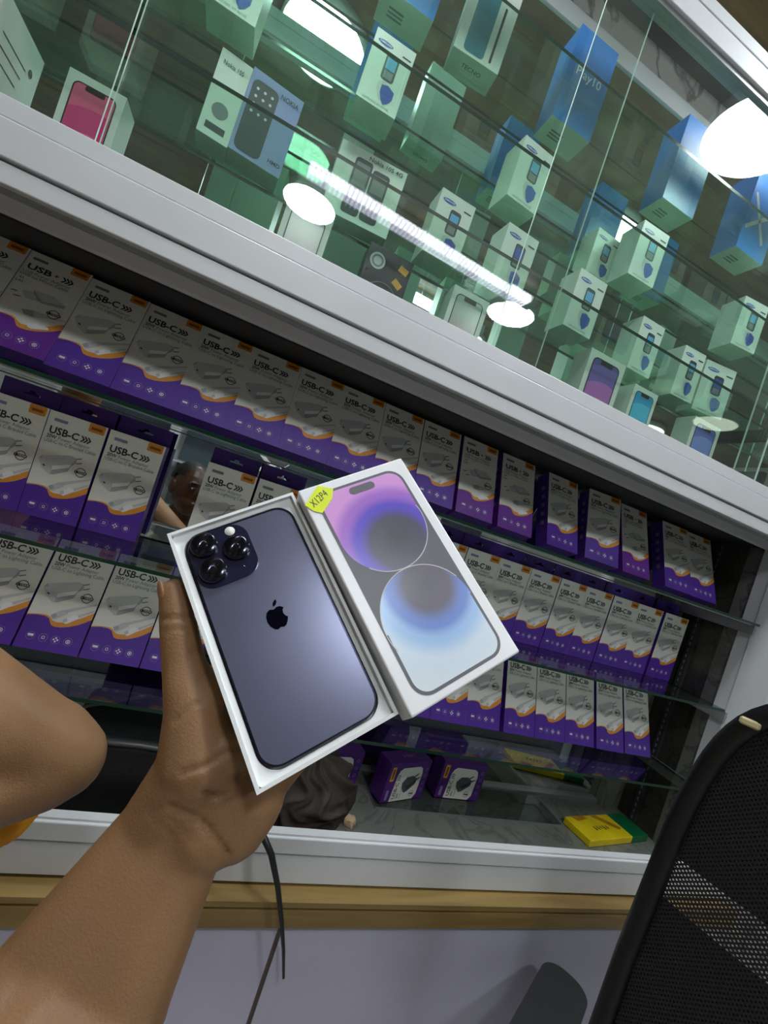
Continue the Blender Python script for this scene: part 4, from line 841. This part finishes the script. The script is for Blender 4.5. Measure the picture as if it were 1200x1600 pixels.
for v in body.data.vertices:
    if (v.co - hc).length > .14 or v.normal.dot(v.co - Vector((0, 0, CZ))) > 0: continue
    x, y = pix(v.co); push = 0
    for pts, sg, am in folds:
        d2 = 1e9
        for (x0, y0), (x1, y1) in zip(pts, pts[1:]):
            dx, dy = x1 - x0, y1 - y0; t_ = max(0, min(1, ((x - x0) * dx + (y - y0) * dy) / (dx * dx + dy * dy)))
            d2 = min(d2, (x - x0 - t_ * dx) ** 2 + (y - y0 - t_ * dy) ** 2)
        push += 1.8 * am * math.exp(-d2 / (1.15 * sg) ** 2)
    if push > 1e-5: v.co = v.co - v.normal * push
for p in body.data.polygons:      # darker face and neck than the inner arm
    c = p.center
    if (c - cx_).length < .17 and c.y < -.02: p.material_index = 1
tip, tn = th[0][0], th[1][0]; ldir = (tip - tn).normalized(); nn = (-CX * .80 - F * .55 + CY * .15); nn = (nn - ldir * nn.dot(ldir)).normalized(); sd = ldir.cross(nn)
NM = Matrix((sd, ldir, nn)).transposed(); g = MB(); g.ell(tip + nn * .0076 + ldir * .0015, (.0062, .0080, .0021), 'nail', NM)
reparent(g.build('thumbnail'), pers)
g = MB(); hT = Rz
g.ell(hp(0, -.012, .022), (.0755, .090, .091), 'hair', Rz); o = g.build('hair'); 
bm = bmesh.new(); bm.from_mesh(o.data)
inv = Rz.transposed()
bmesh.ops.delete(bm, geom=[v for v in bm.verts if (inv @ (v.co - hd)).z < .012 + max(0, (inv @ (v.co - hd)).y) * .75], context='VERTS'); bm.to_mesh(o.data); bm.free(); reparent(o, pers)
for s in (-1, 1): reparent(MB().ell(hp(s * .032, .0835, .006), (.011, .006, .0045), 'ink_light', Rz).ell(hp(s * .032, .0895, .006), (.0055, .003, .0055), 'black_print', Rz).build('eye'), pers); reparent(MB().ell(hp(s * .033, .089, .028), (.019, .006, .004), 'hair', Rz).build('eyebrow'), pers)
g = MB(); g.ell(V(hx, hy - .02, -.60), (.182, .120, .185), 'cream_shirt'); g.ell(V(hx, hy - .02, -.82), (.168, .118, .20), 'cream_shirt'); g.ell(V(hx, hy - .012, -.47), (.185, .098, .075), 'cream_shirt')
shm = sh + (elb - sh) * .45; g.caps(sh, .062, shm, .056); g.caps(shr, .062, shr + (el2 - shr) * .6, .055); g.ell(V(hx, hy - .01, -.395), (.078, .075, .03), 'cream_shirt')
reparent(remesh(g, 'shirt', .006, 6, None, 'cream_shirt'), pers)
g = MB(); g.ell(V(hx, hy - .02, -1.02), (.155, .112, .10), 'black_cloth')
for s in (-1, 1): g.caps(V(hx + s * .085, hy - .02, -1.0), .093, V(hx + s * .09, hy, -1.34), .066)
reparent(remesh(g, 'trousers', .009, 4, None, 'black_cloth'), pers)
# --- second person: bare elbow and orange shirt, standing at the cabinet
g = MB(); px_, py_ = -.47, .36
el = V(-.062, .438, -.295); so = V(-.33, .40, -.135); wrs = V(-.285, .345, -.385)
g.caps(el, .036, so, .052); g.caps(el + Vector((-.006, -.004, -.006)), .035, wrs, .026); g.ell(el + Vector((-.018, 0, .004)), (.042, .040, .044), 'skin'); g.ell(wrs + Vector((-.05, -.02, -.02)), (.045, .028, .022), 'skin')
for i in range(4): g.caps(wrs + Vector((-.075, -.03 + i * .018, -.02)), .009, wrs + Vector((-.115, -.028 + i * .018, -.035)), .0075)
g.ell(V(px_, py_, -.40), (.15, .10, .22), 'skin'); g.ell(V(px_, py_, -.70), (.14, .10, .22), 'skin'); g.ell(V(px_, py_, -.17), (.16, .08, .07), 'skin'); g.caps(V(px_, py_, -.12), .055, V(px_, py_ + .01, .02), .05)
g.ell(V(px_, py_ + .015, .12), (.074, .092, .108), 'skin'); g.ell(V(px_, py_ + .05, .06), (.055, .055, .055), 'skin'); g.ell(V(px_, py_ + .112, .11), (.013, .018, .024), 'skin')
for s in (-1, 1): g.ell(V(px_ + s * .076, py_ + .01, .11), (.01, .02, .03), 'skin'); g.caps(V(px_ + s * .08, py_, -.85), .085, V(px_ + s * .085, py_, -1.38), .05); g.caps(V(px_ + s * .085, py_, -1.37), .048, V(px_ + s * .09, py_ + .1, -1.41), .038)
g.caps(V(px_ - .16, py_, -.17), .05, V(px_ - .20, py_, -.46), .036); g.caps(V(px_ - .20, py_, -.46), .036, V(px_ - .17, py_ + .08, -.68), .026); g.ell(V(px_ - .165, py_ + .10, -.74), (.022, .036, .055), 'skin')
p2 = empty('person', (px_, py_, FL), label='person in an orange shirt whose bare bent elbow sticks out before the cabinet', cat='person')
reparent(remesh(g, 'body', .005, 6, None, 'skin'), p2)
g = MB(); g.ell(V(px_, py_, -.40), (.165, .115, .21), 'orange_shirt'); g.ell(V(px_, py_, -.68), (.158, .118, .20), 'orange_shirt'); g.ell(V(px_, py_, -.185), (.172, .095, .075), 'orange_shirt'); g.ell(V(-.168, .475, -.378), (.100, .045, .048), 'orange_shirt'); g.caps(V(-.25, .47, -.385), .04, V(-.36, .40, -.42), .07); g.caps(V(-.42, .38, -.15), .062, V(-.345, .395, -.145), .064); g.caps(V(px_ - .16, py_, -.17), .06, V(px_ - .19, py_, -.36), .055)
reparent(remesh(g, 'shirt', .007, 8, None, 'orange_shirt'), p2)
g = MB(); g.ell(V(px_, py_ + .002, .15), (.079, .094, .090), 'hair'); reparent(g.build('hair'), p2)
g = MB(); g.ell(V(px_, py_, -.90), (.15, .11, .10), 'black_cloth')
for s in (-1, 1): g.caps(V(px_ + s * .08, py_, -.88), .093, V(px_ + s * .085, py_, -1.34), .065)
reparent(remesh(g, 'trousers', .009, 4, None, 'black_cloth'), p2)

# ================================================================== OFFICE CHAIR
cr = empty('office_chair', (1.017, .349, FL), math.radians(-58), 0, 'black office chair with a mesh backrest standing before the cabinet end', 'chair')
BT, BB = 1.400, .60
def bk(u, v):       # backrest surface: u across -1..1, v up 0..1
    x = u * .24 * (1 - .10 * v ** 3); y = -.27 - .05 * v + .045 * (1 - u * u) * -1 + .02 * math.sin(v * math.pi)
    return Vector((x, y, BB + (BT - BB) * v))
out = []
for a in range(0, 360, 6):
    ca, sa = math.cos(math.radians(a)), math.sin(math.radians(a)); e = .36
    out.append((math.copysign(abs(ca) ** e, ca), .5 + .5 * math.copysign(abs(sa) ** e, sa)))
MB().tube([bk(*q) for q in out], .013, 'chair_black', 8, True).build('back_frame', cr)
g = MB(); nU, nV = 24, 28; vs = []; fs = []
for j in range(nV + 1):
    v = j / nV; s_ = (2 * v - 1); lim = (1 - min(1, abs(s_)) ** (2 / .36)) ** (.36 / 2)
    for i in range(nU + 1): vs.append(bk((2 * i / nU - 1) * lim, v))
for j in range(nV):
    for i in range(nU): a = j * (nU + 1) + i; fs.append([a, a + 1, a + nU + 2, a + nU + 1])
g.add(vs, fs, 'chair_mesh', True).build('mesh_back', cr)
for lo_, hi_ in ((0, 17), (19, 28)):
    MB().add([v + Vector((0, .022, 0)) for v in vs], [f for k, f in enumerate(fs) if lo_ <= k // nU < hi_], 'chair_lining', True).build('mesh_lining', cr)
MB().bbox(-.16, .16, -.245, -.20, .80, .92, 'chair_black', .015, 3).build('lumbar_pad', cr)
MB().tube([(0, -.10, .45), (0, -.30, .52), (0, -.325, .75), (0, -.30, .95)], .022, 'chair_black', 10).tube([(-.21, -.27, 1.24), (0, -.318, 1.17), (.21, -.27, 1.24)], .014, 'chair_black', 8).tube([(-.21, -.27, .72), (0, -.315, .82), (.21, -.27, .72)], .014, 'chair_black', 8).build('back_support', cr)
MB().bbox(-.23, .23, -.24, .19, .46, .53, 'chair_black', .028, 3).build('seat', cr)
for s in (-1, 1):
    am = empty('armrest', (0, 0, 0)); am.location = (0, 0, 0); am.parent = cr
    bpy.data.objects.remove(am)
    o = MB().prism([(s * .305 + a, b_) for a, b_ in rrect(-.042, .042, -.27, .0, .036, 8)], 0, 0.03, 'chair_pad', 'chair_pad', True)
    o.v = [(v[0], v[2] + .0, .70 + v[1]) for v in o.v]; o = o.build('armrest_pad', cr)
    MB().tube([(s * .305, -.13, .70), (s * .30, -.13, .50), (s * .20, -.10, .455)], .018, 'chair_black', 10).build('armrest_post', cr)
MB().cyl((0, 0, .10), (0, 0, .46), .03, .025, 'chair_black').build('gas_column', cr)
for i in range(5):
    a = math.radians(72 * i + 20); e = Vector((math.cos(a) * .28, math.sin(a) * .28, 0))
    lg = MB().tube([(0, 0, .11), (e.x, e.y, .075)], [.028, .018], 'chair_black', 8).build('leg', cr)
    MB().cyl((e.x - math.sin(a) * .022, e.y + math.cos(a) * .022, .031), (e.x + math.sin(a) * .022, e.y - math.cos(a) * .022, .031), .030, .030, 'chair_black', 16).build('caster', lg)
q = bk(-.93, .95)
MB().bbox(q.x - .004, q.x + .016, q.y - .019, q.y - .014, q.z - .012, q.z - .003, 'tag_cream', .002, 1).build('care_tag', cr)
